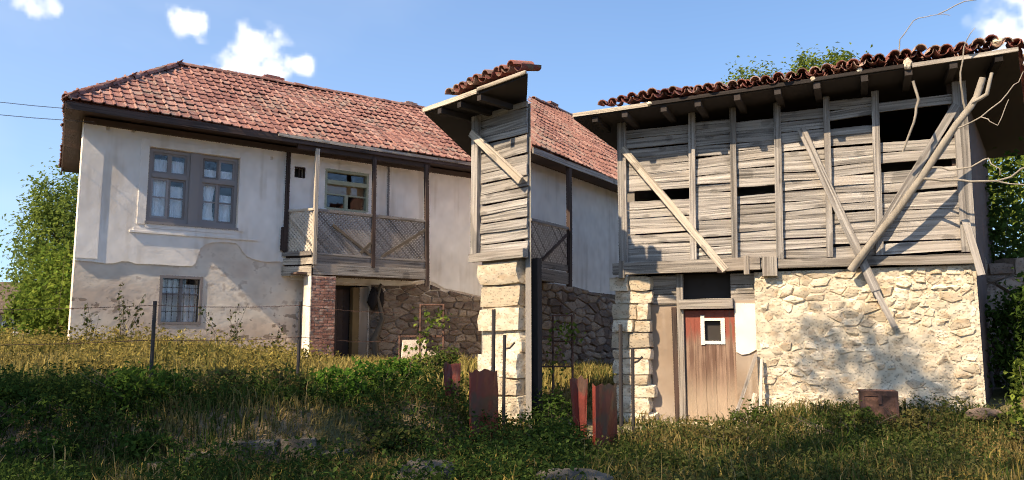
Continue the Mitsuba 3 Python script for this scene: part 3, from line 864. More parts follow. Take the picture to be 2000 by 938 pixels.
# rubble ground floor
SW = Polygon([(2.32, .42), (2.7, .47), (3.2, .52), (3.6, .66), (3.98, .72), (4.6, .66), (5.52, .45), (5.50, 2.66), (2.36, 2.64)])
put('stone_backing', extrude_wall(Polygon([(2.30, .2), (5.53, .2), (5.51, 2.68), (2.34, 2.66)]), -.5, -.03), 'limestone_mortar', barn, B)
uu_, zz_ = np.meshgrid(np.linspace(2.30, 5.53, 120), np.linspace(.30, 2.66, 90))
mo_ = .012 + .05 * (meshkit.fbm(np.stack([uu_ * 2.2, zz_ * 2.2, uu_ * 0], -1), 3, 4) - .5) + .03 * (meshkit.fbm(np.stack([uu_ * 11, zz_ * 11, uu_ * 0], -1), 3, 5) - .5)
ii_, jj_ = np.meshgrid(np.arange(119), np.arange(89))
a_ = (jj_ * 120 + ii_).ravel()
put('mortar', (np.stack([uu_, -mo_, zz_], -1).reshape(-1, 3), np.vstack([np.stack([a_, a_ + 1, a_ + 121], 1), np.stack([a_, a_ + 121, a_ + 120], 1)])), 'limestone_mortar', barn, B, True)
rubble(barn, B, SW, .125, 1.55, .002, -.02, (.028, .066), 'limestone', 21, bevel=.028, rough=.014, wave=.02, drop=.22)
# footing stones, set forward under the wall
for k, u in enumerate(np.arange(2.3, 5.5, .27)):
    zt = .30 + .36 * sst(2.3, 3.9, u) - .2 * sst(4.6, 5.6, u)
    block(barn, B, u, u + .26, zt - .22, zt + rng.uniform(-.03, .03), -.05, .12 + rng.uniform(0, .07), 'limestone', 50 + k, 'footing_stone', .03)
# squared pier left of the entry
z = -.1
k = 0
while z < 2.62:
    h = rng.uniform(.17, .36)
    h = min(h, 2.66 - z)
    if rng.random() < .35 and h > .2:
        c = rng.uniform(.1, .3)
        block(barn, B, -.19 + rng.uniform(-.03, .03), c - .008, z, z + h - .012, -.45, .03 + rng.uniform(-.03, .05), 'limestone', 80 + k, 'pier_stone', .03)
        block(barn, B, c + .008, .52 + rng.uniform(-.05, .05), z, z + h - .012, -.45, .03 + rng.uniform(-.03, .05), 'limestone', 180 + k, 'pier_stone', .03)
    else:
        block(barn, B, -.19 + rng.uniform(-.04, .03), .53 + rng.uniform(-.07, .04), z, z + h - .012, -.45, .03 + rng.uniform(-.03, .05), 'limestone', 80 + k, 'pier_stone', .035)
    z += h; k += 1
put('pier_core', bx(-.12, .44, -.44, -.03, -.1, 2.66), 'limestone_mortar', barn, B)
# entry recess
put('entry_wall', bx(.48, .98, -.30, -.20, -.1, 2.66), 'jamb_plaster', barn, B)
put_plank('entry_post', barn, B, 'wood_beam', (1.02, -.20, .05), (1.02, -.20, 2.68), .11, .10, .006, .006, 5)
put_plank('entry_post', barn, B, 'wood_dark', (.92, -.195, .05), (.90, -.195, 2.1), .09, .03, .006, .006, 5)
for k, (z0, z1) in enumerate(((2.14, 2.31), (2.31, 2.47), (2.47, 2.66))):
    put_plank('infill_board', barn, B, 'wood_beam', (.50, -.19, (z0 + z1) / 2), (1.06, -.19, (z0 + z1) / 2 + .01), z1 - z0 - .008, .03, .006, .006, 4)
    put_plank('infill_board', barn, B, 'wood_beam', (1.89, -.17, (z0 + z1) / 2), (2.33, -.17, (z0 + z1) / 2), z1 - z0 - .008, .03, .006, .006, 4)
put_plank('lintel', barn, B, 'wood_beam', (1.02, -.13, 2.145), (1.93, -.13, 2.15), .17, .12, .008, .006, 5)
put('transom_back', bx(1.05, 1.92, -.34, -.30, 2.2, 2.68), 'interior_dark', barn, B)
put('entry_render', extrude_wall(Polygon([(1.95, 1.33), (2.04, 1.28), (2.16, 1.30), (2.30, 1.38), (2.33, 2.14), (1.95, 2.15)]), -.22, -.10), 'lime_wash', barn, B)
put('entry_render', bx(1.94, 2.34, -.25, -.13, .05, 2.2), 'jamb_plaster', barn, B)
door = key('door', barn)
for k in range(5):
    u = 1.085 + k * .172
    put('door_board', bx(u, u + .168, -.20, -.165 + rng.uniform(0, .006), .14 + rng.uniform(0, .03), 2.035) if k not in (2, 3) else
        cat([bx(u, u + .168, -.20, -.165, .15, 1.50), bx(u, u + .168, -.20, -.165, 1.88, 2.035)]), 'door_paint', door, B, False,
        None)
put('window_frame', cat([bx(1.36, 1.425, -.20, -.14, 1.44, 1.95), bx(1.425, 1.77, -.20, -.145, 1.455, 1.51), bx(1.70, 1.77, -.20, -.145, 1.51, 1.90), bx(1.425, 1.77, -.20, -.146, 1.855, 1.902)]), 'white_paint', door, B)
put('pane_back', bx(1.41, 1.72, -.26, -.23, 1.48, 1.9), 'interior_dark', door, B)
put('threshold', bx(1.0, 2.1, -.25, .15, .0, .14), 'limestone_mortar', barn, B)
for k, (u0, u1, o) in enumerate(((.55, 1.05, .28), (1.02, 1.58, .34), (1.55, 2.05, .3))):
    block(barn, B, u0, u1, .0, .12 + .02 * k, -.05, o, 'limestone', 300 + k, 'step_stone', .025)
put_plank('sill_beam', barn, B, 'wood_beam', (-.12, .02, 2.79), (2.42, .02, 2.80), .21, .13, .012, .01, 8)
put_plank('sill_beam', barn, B, 'wood_beam', (2.42, .02, 2.785), (5.55, .02, 2.76), .15, .10, .014, .01, 8)
put_plank('beam_end', barn, B, 'wood_beam', (2.57, .02, 2.58), (2.57, .02, 2.90), .24, .14, .01, .006, 3)
for u in (.05, 2.2):
    put_plank('beam_end', barn, B, 'wood_beam', (u, .03, 2.62), (u, .03, 2.93), .09, .14, .01, .006, 3)
put('beam_end', bx(1.72, 1.84, .0, .16, 2.66, 2.76), 'wood_dark', barn, B)

# posts and boards of the upper floor
TOP = 5.52
posts = [(.07, .15), (1.33, .11), (2.03, .10), (2.76, .11), (3.53, .10), (4.26, .11), (5.46, .19)]
for k, (u, w) in enumerate(posts):
    lean = (.0, .04, .05, .05, .06, .06, .02)[k]
    put_plank('post', barn, B, 'wood_weathered', (u - lean * .5, .03, 2.86), (u + lean * .6, .03, TOP), w, .075, .008, .01, 6)
gapz = [[(4.04, 4.14), (5.36, 6)], [(4.03, 4.14), (5.40, 6)], [(3.98, 4.15), (5.36, 6)], [(4.60, 4.68), (5.30, 6)], [(4.16, 4.25), (4.98, 5.08), (5.40, 6)], [(4.20, 4.27), (4.76, 5.12), (5.4, 6)]]
for k in range(6):
    u0, u1 = posts[k][0] + .02, posts[k + 1][0] - .0
    board_bay(barn, B, u0, u1, 2.87, TOP + .1, .158, gapz[k])
# body behind: right wall along the lane, back and left walls, loft floor
rw = np.array([.19, .981])
put('side_wall', trimesh.convex.convex_hull(np.array([[x, y, z] for z in (0.1, 5.6) for x, y in ((5.50, .05), (5.50 + .19 * 6, 5.9), (5.35 + .19 * 6, 5.9), (5.32, .05))])), 'wood_dark', barn, B)
put('side_wall', trimesh.convex.convex_hull(np.array([[x, y, z] for z in (0.0, 5.6) for x, y in ((.0, .46), (.0, 5.9), (.15, 5.9), (.15, .46))])), 'wood_weathered', barn, B)
put('rear_wall', bx(0, 6.6, -6.05, -5.9, 0, 5.6), 'wood_weathered', barn, B)
put('loft_floor', bx(.15, 5.4, -5.8, -.06, 2.70, 2.76), 'wood_dark', barn, B)
# braces nailed over the boards
for p0, p1, w, m_ in (((.10, .115, 4.99), (1.86, .115, 2.70), .125, 'wood_pale'), ((3.16, .11, 5.02), (4.14, .115, 2.30), .135, 'wood_weathered'),
                      ((5.42, .12, 5.14), (3.93, .135, 2.76), .12, 'wood_weathered'), ((5.42, .105, 3.35), (5.58, .105, 2.50), .10, 'wood_weathered'), ((4.13, .10, 2.33), (4.37, .09, 1.74), .09, 'wood_weathered')):
    put_plank('brace', barn, B, m_, p0, p1, w, .05, .006, .006, 7)

# roof
br = key('roof', barn)
zl, zr = 5.46, 5.66
D0, D1 = np.array([-.62, -.75, zl]), np.array([6.16, -.75, zr])
D2, D3 = np.array([6.16 + .19 * 7.6, 6.8, zr]), np.array([-.5, 6.8, zl])
put('soffit', (np.vstack([[D0, D1, D2, D3], np.array([D0, D1, D2, D3]) + [0, 0, .04]]), np.array([[0, 1, 2], [0, 2, 3], [4, 6, 5], [4, 7, 6], [0, 4, 5], [0, 5, 1], [1, 5, 6], [1, 6, 2], [2, 6, 7], [2, 7, 3], [3, 7, 4], [3, 4, 0]])), 'wood_shaded', br, B)
sl_ = math.radians(12)
Rr0, Rr1 = np.array([2.6, 3.0, zl + .05 + 3.75 * math.tan(sl_)]), np.array([4.2, 3.0, zr + .05 + 3.75 * math.tan(sl_)])
up_ = np.array([0, 0, .045])
pts = np.array([D0 + up_, D1 + up_, D2 + up_, D3 + up_, Rr0, Rr1])
put('deck', (pts, np.array([[0, 1, 5], [0, 5, 4], [3, 0, 4], [2, 3, 4], [2, 4, 5], [1, 2, 5], [0, 2, 1], [0, 3, 2]])), 'barrel_tile', br, B)
barrel_roof(br, B, (-.16, -.80, zl + .12), (6.14, -.80, zr + .12), 3.7, sl_, .6, -.35)
for k, u in enumerate(np.arange(-.3, 6.2, .62)):
    zz = zl + (zr - zl) * (u + .62) / 6.78
    uu = u + rng.uniform(-.05, .05)
    put('rafter', bx(uu, uu + .10, -.1, .74 + rng.uniform(-.02, .03), zz - .10, zz - .002), 'wood_shaded', br, B)
put_plank('eave_board', br, B, 'wood_pale', (-.62, .765, zl + .06), (.75, .765, zl + .09), .07, .03, .006, .006, 4)
put_plank('eave_board', br, B, 'wood_shaded', (.76, .765, zl + .10), (3.4, .765, zl + .15), .06, .03, .008, .006, 6)
put_plank('eave_board', br, B, 'wood_shaded', (3.41, .765, zl + .16), (4.78, .765, zl + .20), .06, .03, .008, .006, 4)
put_plank('eave_board', br, B, 'wood_beam', (4.80, .765, zr - .01), (6.16, .765, zr + .03), .06, .03, .008, .006, 4)


def lump(u, o, z, size, seed, name):
    m = trimesh.creation.icosphere(2, 1.0)
    v = np.array(m.vertices) * (1 + .9 * (meshkit.fbm(np.array(m.vertices) * 1.4 + seed * 3.7, 3, seed) - .5))[:, None] * np.array(size)
    put(name, (v + [u, -o, z], m.faces), 'limestone_mortar', br, B, 50)


lump(4.74, .76, zr + .03, (.06, .07, .09), 1, 'ballast_stone')
lump(5.92, .72, zr + .20, (.075, .075, .07), 2, 'ballast_stone')
for k, (u, dz) in enumerate(((3.40, -.03), (4.08, -.0), (.78, -.02))):
    lump(u, .775, zl + .10 + .03 * u + dz, (.045, .04, .04), 10 + k, 'mortar_lump')
# barrel tiles hanging down the lane-side verge
yv = unit(np.array([.19, .981, 0]))
for k in range(16):
    o_ = D1 + np.array([-.02, 0, .10]) + yv * k * .36
    put('verge_tile', slope_place(barrel(.42), o_ + [0, 0, rng.uniform(0, .03)], unit(np.cross(yv, [0, 0, 1])), yv, [0, 0, 1], .01, rng.normal(0, .05)), 'barrel_tile', br, B, 40)

# ------------------------------------------------------------------ the narrow shed
shed = thing('narrow_shed', 'narrow sunlit board shed on a white limestone pier, left of the grey house', 'shed')
lz = np.array([-.595 * 1.0, 15.6]); lz = np.array([(lz - S.o[:2]) @ S.u[:2], (lz - S.o[:2]) @ S.i[:2]])
rz_ = np.array([.30, 15.2]); rz_ = np.array([(rz_ - S.o[:2]) @ S.u[:2], (rz_ - S.o[:2]) @ S.i[:2]])
put('rear_walls', cat([(lambda m: (np.array(m.vertices), np.array(m.faces)))(trimesh.convex.convex_hull(np.array([[x, y, z] for z in (0, 5.36) for x, y in q]))) for q in
    (((.02, .10), (lz[0], lz[1]), (lz[0] + .1, lz[1] + .1), (.12, .10)), ((1.24, .03), (rz_[0], rz_[1]), (rz_[0] - .1, rz_[1] - .1), (1.12, .03)), ((lz[0], lz[1]), (rz_[0], rz_[1]), (rz_[0] - .1, rz_[1] - .1), (lz[0] + .1, lz[1] - .1)))]), 'wood_weathered', shed, S)
z, k = .0, 0
while z < 2.80:
    h = min(rng.uniform(.22, .40), 2.84 - z)
    block(shed, S, .05 + rng.uniform(-.03, .05), 1.06 + rng.uniform(-.05, .03), z, z + h - .014, -.4, .02 + rng.uniform(-.05, .06), 'limestone', 500 + k, 'pier_stone', .055)
    z += h; k += 1
put('pier_core', bx(.12, .98, -.38, -.03, 0, 2.84), 'limestone_mortar', shed, S)
put('entry_wall', bx(1.0, 1.22, -.30, -.2, .0, 2.84), 'wood_shaded', shed, S)  # dark strip, coloured for the shade of the entry recess
put_plank('sill_beam', shed, S, 'wood_beam', (-.06, .02, 2.90), (1.22, .02, 2.90), .14, .12, .01, .008, 5)
put_plank('post', shed, S, 'wood_weathered', (.03, .03, 2.95), (.04, .03, 5.36), .16, .08, .01, .01, 6)
board_bay(shed, S, .05, 1.21, 2.97, 5.4, .165, ((4.12, 4.19),))
put_plank('brace', shed, S, 'wood_pale', (-.02, .115, 5.07), (1.19, .115, 4.06), .13, .05, .006, .006, 6)
sr = key('roof', shed)
zs = 5.42
SD0, SD1 = np.array([-.59, -.70, zs - .01]), np.array([1.88, -.70, zs + .06])
loc = lambda x, y: np.array([(np.array([x, y]) - S.o[:2]) @ S.u[:2], (np.array([x, y]) - S.o[:2]) @ S.i[:2]])
SD2, SD3 = np.r_[loc(.26, 16.2), zs + .06], np.r_[loc(-.86, 16.3), zs - .01]
q4 = np.array([SD0, SD1, SD2, SD3])
put('soffit', (np.vstack([q4, q4 + [0, 0, .04]]), np.array([[0, 1, 2], [0, 2, 3], [4, 6, 5], [4, 7, 6], [0, 4, 5], [0, 5, 1], [1, 5, 6], [1, 6, 2], [2, 6, 7], [2, 7, 3], [3, 7, 4], [3, 4, 0]])), 'wood_shaded', sr, S)
apex = (SD1 + SD2 + SD3) / 3 + [0, 0, .45]
pts = np.vstack([q4 + up_, apex])
put('deck', (pts, np.array([[0, 1, 4], [1, 2, 4], [2, 3, 4], [3, 0, 4]])), 'barrel_tile', sr, S)
barrel_roof(sr, S, (.0, -.74, zs + .13), (1.76, -.74, zs + .20), 1.2, sl_, .1, -1.35)
put_plank('eave_board', sr, S, 'wood_pale', (-.60, .715, zs + .05), (.78, .715, zs + .07), .08, .03, .006, .006, 4)
put_plank('eave_board', sr, S, 'wood_pale', (.79, .715, zs + .10), (1.87, .715, zs + .12), .06, .03, .006, .006, 4)
for u in (-.2, .3, .80):
    put('rafter', bx(u, u + .09, -.1, .74 + rng.uniform(-.02, .04), zs - .10, zs - .012), 'wood_shaded', sr, S)

# ------------------------------------------------------------------ prop log with dead branches, twigs
def bp(u, o, z):
    return B.w(np.array([[u, -o, z]]))[0]


def branch(pts, r0, r1, seed, wob=.03, sub=3):
    r = np.random.default_rng(seed)
    P = [np.array(p, float) for p in pts]
    out = []
    k_ = .72 if r0 < .034 else 1
    r0, r1 = r0 * k_, r1 * k_
    for a_, b_ in zip(P[:-1], P[1:]):
        for t in np.linspace(0, 1, sub, endpoint=False):
            out.append(a_ * (1 - t) + b_ * t + r.normal(0, wob, 3) * (t > 0))
    out.append(P[-1])
    return tube(np.array(out), np.linspace(r0, r1, len(out)), 7, .18)


log = thing('forked_log', 'long pale forked log with dead branches leaning under the right barn eaves', 'log')
put('trunk', branch([bp(3.80, .22, 2.62), bp(4.5, .46, 3.50), bp(5.0, .62, 4.20), bp(5.52, .74, 4.93), bp(5.70, .76, 5.34)], .062, .045, 1, .012), 'dead_wood', log, None, 45)
put('fork', branch([bp(5.52, .74, 4.93), bp(5.72, .86, 5.06), bp(5.80, .88, 5.36)], .035, .022, 2, .01), 'dead_wood', log, None, 45)
put('branch', branch([bp(4.82, .56, 3.95), bp(5.3, .72, 3.86), bp(5.75, .85, 3.78), bp(6.22, 1.0, 3.93)], .03, .014, 3, .02), 'dead_wood', log, None, 45)
put('branch', branch([bp(4.95, .60, 4.10), bp(5.35, .74, 4.02), bp(5.68, .85, 4.12), bp(5.80, .88, 3.86)], .022, .009, 4, .02), 'dead_wood', log, None, 45)
put('branch', branch([bp(5.75, .85, 3.78), bp(6.2, .98, 3.62), bp(6.6, 1.1, 3.66)], .014, .007, 5, .02), 'dead_wood', log, None, 45)
put('branch', branch([bp(5.46, .73, 4.86), bp(5.40, .90, 5.25), bp(5.46, .98, 5.75), bp(5.62, 1.0, 6.02)], .022, .007, 6, .02), 'dead_wood', log, None, 45)
put('branch', branch([bp(5.3, .70, 4.62), bp(5.62, .9, 4.72), bp(5.95, 1.0, 5.0), bp(6.15, 1.05, 5.28)], .018, .007, 7, .02), 'dead_wood', log, None, 45)
put('branch', branch([bp(5.62, .9, 4.72), bp(5.8, 1.0, 4.55), bp(5.95, 1.05, 4.9)], .012, .006, 8, .02), 'dead_wood', log, None, 45)
st = tag(put('bent_stick', branch([bp(4.80, .74, 5.42), bp(4.86, .72, 5.12), bp(4.78, .66, 4.80), bp(4.62, .50, 4.40)], .03, .024, 9, .008), 'dead_wood', None, None, 45), 'short pale bent stick hanging from the barn eaves left of the forked log', 'stick')
tag(put('roof_twig', branch([bp(4.62, .70, 5.82), bp(4.66, .72, 6.1), bp(4.86, .74, 6.36), bp(5.1, .74, 6.40), bp(5.35, .74, 6.36)], .013, .006, 10, .015), 'dead_wood', None, None, 45), 'thin bare twig curving up above the barn roof tiles', 'twig')
tag(put('roof_twig', branch([bp(5.2, .70, 6.42), bp(5.55, .72, 6.55), bp(5.9, .72, 6.56), bp(6.3, .72, 6.6)], .012, .006, 11, .015), 'dead_wood', None, None, 45), 'thin bare twig against the cloud above the right end of the barn roof', 'twig')

# boards leaning by the barn door, the rusty block, small debris
def lean(name, label, a_, b_, w, th, mat):
    p0, p1 = np.array(a_), np.array(b_)
    k = put_plank(name, None, B, mat, p0, p1, w, th, .006, .006, 5)
    return tag(k, label, 'plank')


lean('leaning_plank', 'grey plank leaning at a slant against the wall right of the barn door', (1.93, .40, .18), (2.30, .06, 1.30), .055, .04, 'wood_beam')
lean('leaning_plank', 'short pale stake leaning at the barn wall, right of the slanted grey plank', (2.12, .42, .12), (2.26, .10, .66), .06, .04, 'wood_pale')
lean('leaning_plank', 'long thin plank leaning against the barn wall beside the rusty iron block', (2.34, .30, .2), (2.38, .08, 1.22), .05, .03, 'wood_pale')
blk = thing('iron_box', 'rusty red-brown iron box standing in the weeds in front of the barn wall', 'box')
bw = bp(4.06, .75, 0); zb = .12
m = trimesh.creation.box((.50, .42, .60))
Fb = Frame(bw[0], bw[1], -17)
put('shell', cat([bx(-.23, .23, -.19, .19, zb, zb + .66)]), 'rusty_metal', blk, Fb)
put('rim', cat([bx(-.25, .25, .192, .205, zb + .61, zb + .68), bx(-.25, .25, .192, .205, zb, zb + .05), bx(-.25, -.20, .192, .203, zb + .05, zb + .61), bx(.20, .25, .192, .203, zb + .05, zb + .61), bx(-.25, .25, -.2, .192, zb + .66, zb + .682)]), 'rusty_metal', blk, Fb)
put('hasp', bx(-.02, .03, .206, .222, zb + .50, zb + .63), 'rusty_metal', blk, Fb)

# red metal sheets by the gates: rolled, standing on edge
def bent_sheet(label, x, y, plan, ztop, taper=0.0):
    """A torn sheet of metal standing on edge, folded along the plan polyline."""
    z0 = gz(x, y) - .08
    h = ztop - z0
    P = np.array(plan, float)
    fine = np.vstack([P[:-1][k] + (P[k + 1] - P[k]) * t for k in range(len(P) - 1) for t in (0, .33, .67)] + [P[-1]])
    n = len(fine)
    v, f = [], []
    for lv, t in enumerate((0, .35, .7, 1)):
        for q, p in enumerate(fine):
            e = rng.normal(0, .02) if lv == 3 else 0
            w = 1 - taper * (1 - t)
            d = rng.normal(0, .006, 2)
            for th in (0, .006):
                v.append([x + p[0] * w + d[0], y + p[1] * w + d[1] + th, z0 + h * t + e])
    for lv in range(3):
        for q in range(n - 1):
            i = (lv * n + q) * 2
            j = i + 2 * n
            f += [[i, i + 2, j + 2], [i, j + 2, j], [i + 1, j + 1, j + 3], [i + 1, j + 3, i + 3]]
    for q in range(n - 1):
        i = (3 * n + q) * 2
        f += [[i, i + 2, i + 3], [i, i + 3, i + 1]]
    return tag(put('metal_sheet', (np.array(v), np.array(f)), 'red_metal'), label, 'metal sheet')


NARROW = [(-.17, -.06), (-.05, .05), (.09, .01)]
BROAD = [(-.20, .03), (-.16, -.03), (.0, .16), (.18, .42)]
bent_sheet('narrow bright red metal sheet by the first iron gate, left of the dark red one', -.82, 11.2, NARROW, 1.20, .35)
bent_sheet('broad dark red metal sheet standing at the foot of the narrow shed pier', -.37, 10.4, BROAD, 1.13)
bent_sheet('narrow bright red metal sheet by the second iron gate, near the grey house', 1.0, 11.2, NARROW, 1.01, .35)
bent_sheet('broad dark red metal sheet standing at the foot of the barn pier', 1.27, 10.4, BROAD, .96)


def post(name, label, x, y, ztop, r, mat='dark_metal', arm=None, category='post'):
    z0 = gz(x, y) - .2
    P = [[x, y, z0], [x + .004, y, (z0 + ztop) / 2], [x + .015, y, ztop]]
    if arm is None:
        return tag(put(name, tube(P, r, 8), mat, None, None, 45), label, category)
    k = thing(name, label, category)
    put('shaft', tube(P, r, 8), mat, k, None, 45)
    put('arm', tube(arm, r * .6, 6), mat, k, None, 45)
    return k


# wire fence on the bank in front of the white house
fence = thing('wire_fence', 'wire fence of dark iron posts on the bank in front of the white house', 'fence')
FP = [(-8.6, 10.6, 2.02), (-5.10, 11.0, 2.09), (-3.30, 12.0, 2.13), (-1.95, 13.2, 2.05)]
for x, y, zt in FP[:3]:
    put('post', tube([[x, y, gz(x, y) - .25], [x, y, zt]], .026, 8), 'dark_metal', fence, None, 45)
for dz in (-.06, -.55):
    for k in range(3):
        a_, b_ = np.array(FP[k]), np.array(FP[k + 1])
        put('wire', tube(bend(a_ + [0, -.028, dz], b_ + [0, -.028, dz], 7, .004, .03, k), .0045, 4), 'rusty_metal', fence)


def iron_gate(label, spots, bars):
    k = thing('iron_gate', label, 'gate')
    for x, y, zt in spots:
        put('upright', tube([[x, y, gz(x, y) - .1], [x, y, zt]], .022, 8), 'rusty_metal', k, None, 45)
    for a_, b_ in bars:
        put('bar', tube([a_, b_], .018, 6), 'rusty_metal', k, None, 45)
    return k


iron_gate('stepped rusty iron gate frame overgrown with leaves, in front of the white house stone wall', [(-2.03, 14.0, 1.60), (-1.66, 14.0, 2.17), (-1.24, 14.0, 2.17)],
          [((-2.03, 14.0, 1.585), (-1.66, 14.0, 1.585)), ((-1.66, 14, 2.155), (-1.24, 14, 2.155)), ((-1.66, 14, 1.585), (-1.24, 14, 1.585)), ((-2.03, 14, 1.1), (-1.24, 14, 1.1))])
iron_gate('rusty iron gate frame overgrown with leaves, in front of the grey house', [(.40, 14.0, 1.60), (.74, 14.0, 1.98), (1.09, 14.0, 1.98)],
          [((.40, 14, 1.585), (.74, 14, 1.585)), ((.74, 14, 1.965), (1.09, 14, 1.965)), ((.74, 14, 1.5), (1.09, 14, 1.5)), ((.40, 14, 1.05), (1.09, 14, 1.05))])
post('iron_post', 'tall dark iron post in front of the narrow shed pier', -.285, 11.5, 1.99, .030)
post('iron_post', 'short dark iron post with a side spike in front of the narrow shed pier', -.125, 11.5, 1.61, .026, arm=[[-.12, 11.5, 1.40], [-.03, 11.5, 1.42], [.04, 11.48, 1.50]])
post('iron_post', 'tall dark iron post in front of the left edge of the barn pier', 1.60, 11.5, 1.77, .030)
post('iron_post', 'short dark iron post with a side spike in front of the barn pier', 1.775, 11.5, 1.42, .026, arm=[[1.78, 11.5, 1.20], [1.86, 11.5, 1.22], [1.93, 11.48, 1.29]])

# slab and stones before the white house door
sx, sy = H.w(np.array([[8.2, -1.6, 0]]))[0][:2]
Fs = Frame(sx, sy, 30)
v, f, uv = plank(.70, .58, .07, .012, .01, 5)
v = np.stack([v[:, 0] - .35, v[:, 1] + .42 * v[:, 2], v[:, 2]], 1)
v[:, 0] += np.where(v[:, 2] > .3, .10, -.04)
v[:, 2] += gz(sx, sy) + .08
tag(put('stone_slab', (v, f), 'pale_slab', None, Fs), 'pale pinkish stone slab leaning in the weeds before the white house door', 'slab')


def boulder(name, label, x, y, z, size, seed, mat, catg='stone', flat=.6):
    m = trimesh.creation.icosphere(3, 1.0)
    v = np.array(m.vertices)
    d = meshkit.fbm(v * 1.3 + seed * 5.1, 4, seed) - .5
    v = v * (1 + .8 * d[:, None])
    v = np.sign(v) * np.abs(v) ** .85 * np.array(size)
    v[:, 2] *= flat
    return tag(put(name, (v + [x, y, z], m.faces), mat, smooth=50), label, catg)


for k, (u, o, r, lb) in enumerate(((8.75, 1.55, .14, 'small pale round stone just right of the leaning slab'), (8.95, 1.8, .11, 'smallest pale stone right of the leaning slab'))):
    q = H.w(np.array([[u, -o, 0]]))[0]
    boulder('round_stone', lb, q[0], q[1], gz(q[0], q[1]) + .25, (r * 1.2, r, r * 1.4), 30 + k, 'pale_slab')
boulder('flat_rock', 'flat grey rock in the dark grass near the narrow shed', -.92, 8.35, gz(-.92, 8.35) + .10, (.34, .30, .34), 3, 'grey_rock', 'rock')
boulder('flat_rock', 'flat grey rock in the dark grass below the second red sheets', .62, 8.05, gz(.62, 8.05) + .06, (.40, .28, .26), 4, 'grey_rock', 'rock')
boulder('red_rock', 'reddish broken stone at the right foot of the barn wall', 6.75, 11.2, gz(6.75, 11.2) + .12, (.24, .16, .15), 5, 'field_stone', 'rock')

# low stone kerb that holds the bank
kerb = thing('bank_kerb', 'low line of grey kerb stones holding the grassy bank', 'kerb')
x = -4.9
k = 0
while x < -2.3:
    L = rng.uniform(.35, .6)
    yy = 9.72 + .14 * math.sin(x * 1.7)
    Fk = Frame(x, yy, rng.normal(8, 3))
    block(kerb, Fk, 0, L - .02, gz(x, yy) - .16, gz(x, yy) + .06 + rng.uniform(-.03, .02), -.12, .12, 'grey_rock', 600 + k, 'kerb_stone', .025)
    x += L; k += 1

# stone annex behind the barn's lane side (in the barn's shade) and the far house on the left
annex = thing('stone_annex', 'low dark stone wall in the shade right of the barn', 'wall')
A_ = Frame(8.05, 13.9, 8)
put('backing', bx(0, 4.5, -.5, .0, .2, 2.9), 'field_mortar', annex, A_)
rubble(annex, A_, Polygon([(0, .4), (4.5, .4), (4.5, 2.7), (0, 2.7)]), .34, 1.5, .014, -.02, (.05, .10), 'field_stone', 17)
x, k = -.05, 0
while x < 4.4:
    L = rng.uniform(.3, .6)
    block(annex, A_, x, x + L - .015, 2.72, 2.95 + rng.uniform(-.05, .08), -.52, .06, 'field_stone', 700 + k, 'coping_stone', .03)
    x += L; k += 1
fh = thing('far_house', 'far small house with dark roof at the left edge behind the tree', 'house')
Ff = Frame(-45, 58, 12)
put('wall', bx(0, 8, -6, 0, -.5, 3.4), 'jamb_plaster', fh, Ff)
put('roof', trimesh.convex.convex_hull(np.array([[x, y, z] for x, y, z in ((-.6, -.7, 3.3), (8.6, -.7, 3.3), (8.6, 6.7, 3.3), (-.6, 6.7, 3.3), (-.6, -.7, 3.42), (8.6, -.7, 3.42), (1.2, 3, 5.9), (6.8, 3, 5.9), (8.6, 6.7, 3.42), (-.6, 6.7, 3.42))])), 'field_mortar', fh, Ff)
for u in (1.2, 3.6, 6.0):
    w_ = key('window', fh)
    put('frame', cat([bx(u, u + .08, .001, .04, 1.4, 2.6), bx(u + .82, u + .9, .001, .04, 1.4, 2.6), bx(u + .08, u + .82, .001, .04, 1.4, 1.48), bx(u + .08, u + .82, .001, .04, 2.52, 2.6)]), 'white_paint', w_, Ff)
    put('pane', bx(u + .08, u + .82, .002, .012, 1.48, 2.52), 'interior_dark', w_, Ff)

# overhead line from the white house to a pole up the lane
pole = thing('power_pole', 'wooden power pole beyond the left edge, carrying the thin wires to the white house', 'pole')
px, py = -24.0, 15.5
put('shaft', tube([[px, py, gz(px, py) - .5], [px, py, 5], [px, py, 9.6]], [.15, .13, .11], 10), 'bark', pole, None, 45)
put('crossarm', bx(-.7, .7, -.06, .06, 9.1, 9.22), 'wood_beam', pole, Frame(px, py, 80))
for k, dz in enumerate((0, -.45)):
    e_ = H.w(np.array([[.1, -.9, 6.78 + dz * .6]]))[0]
    tag(put('power_line', tube(bend([px, py, 9.2 + dz], e_, 12, 0, .45, 3), .008, 4), 'dark_metal'), ('upper' if k == 0 else 'lower') + ' thin dark wire running to the left eave of the white house', 'wire')

# ------------------------------------------------------------------ plants
def leaf_mesh(c, nrm, size, col, r, width=.55):
    """Folded leaves of four corners each at points c, facing nrm."""
    n = len(c)
    nrm = nrm / (np.linalg.norm(nrm, axis=1, keepdims=True) + 1e-9)
    t = np.cross(nrm, r.normal(0, 1, (n, 3)))
    t /= np.linalg.norm(t, axis=1, keepdims=True) + 1e-9
    b = np.cross(nrm, t)
    s = np.broadcast_to(size, (n,))[:, None]
    w = s * width * .5
    base, tip = c - t * s * .5, c + t * s * .5 - nrm * s * .12
    l, q = c + b * w + nrm * s * .10 - t * s * .06, c - b * w + nrm * s * .10 - t * s * .06
    v = np.stack([base, q, tip, l], 1).reshape(-1, 3)
    i = np.arange(n)[:, None] * 4
    f = np.vstack([i + [0, 1, 2], i + [0, 2, 3]])
    return v, f, np.repeat(col, 4, axis=0)


def tint(n, a, b, r, spread=.22):
    t = r.random((n, 1))
    return np.clip((np.array(a) * (1 - t) + np.array(b) * t) * r.uniform(1 - spread, 1 + spread, (n, 1)), 0.004, 1)


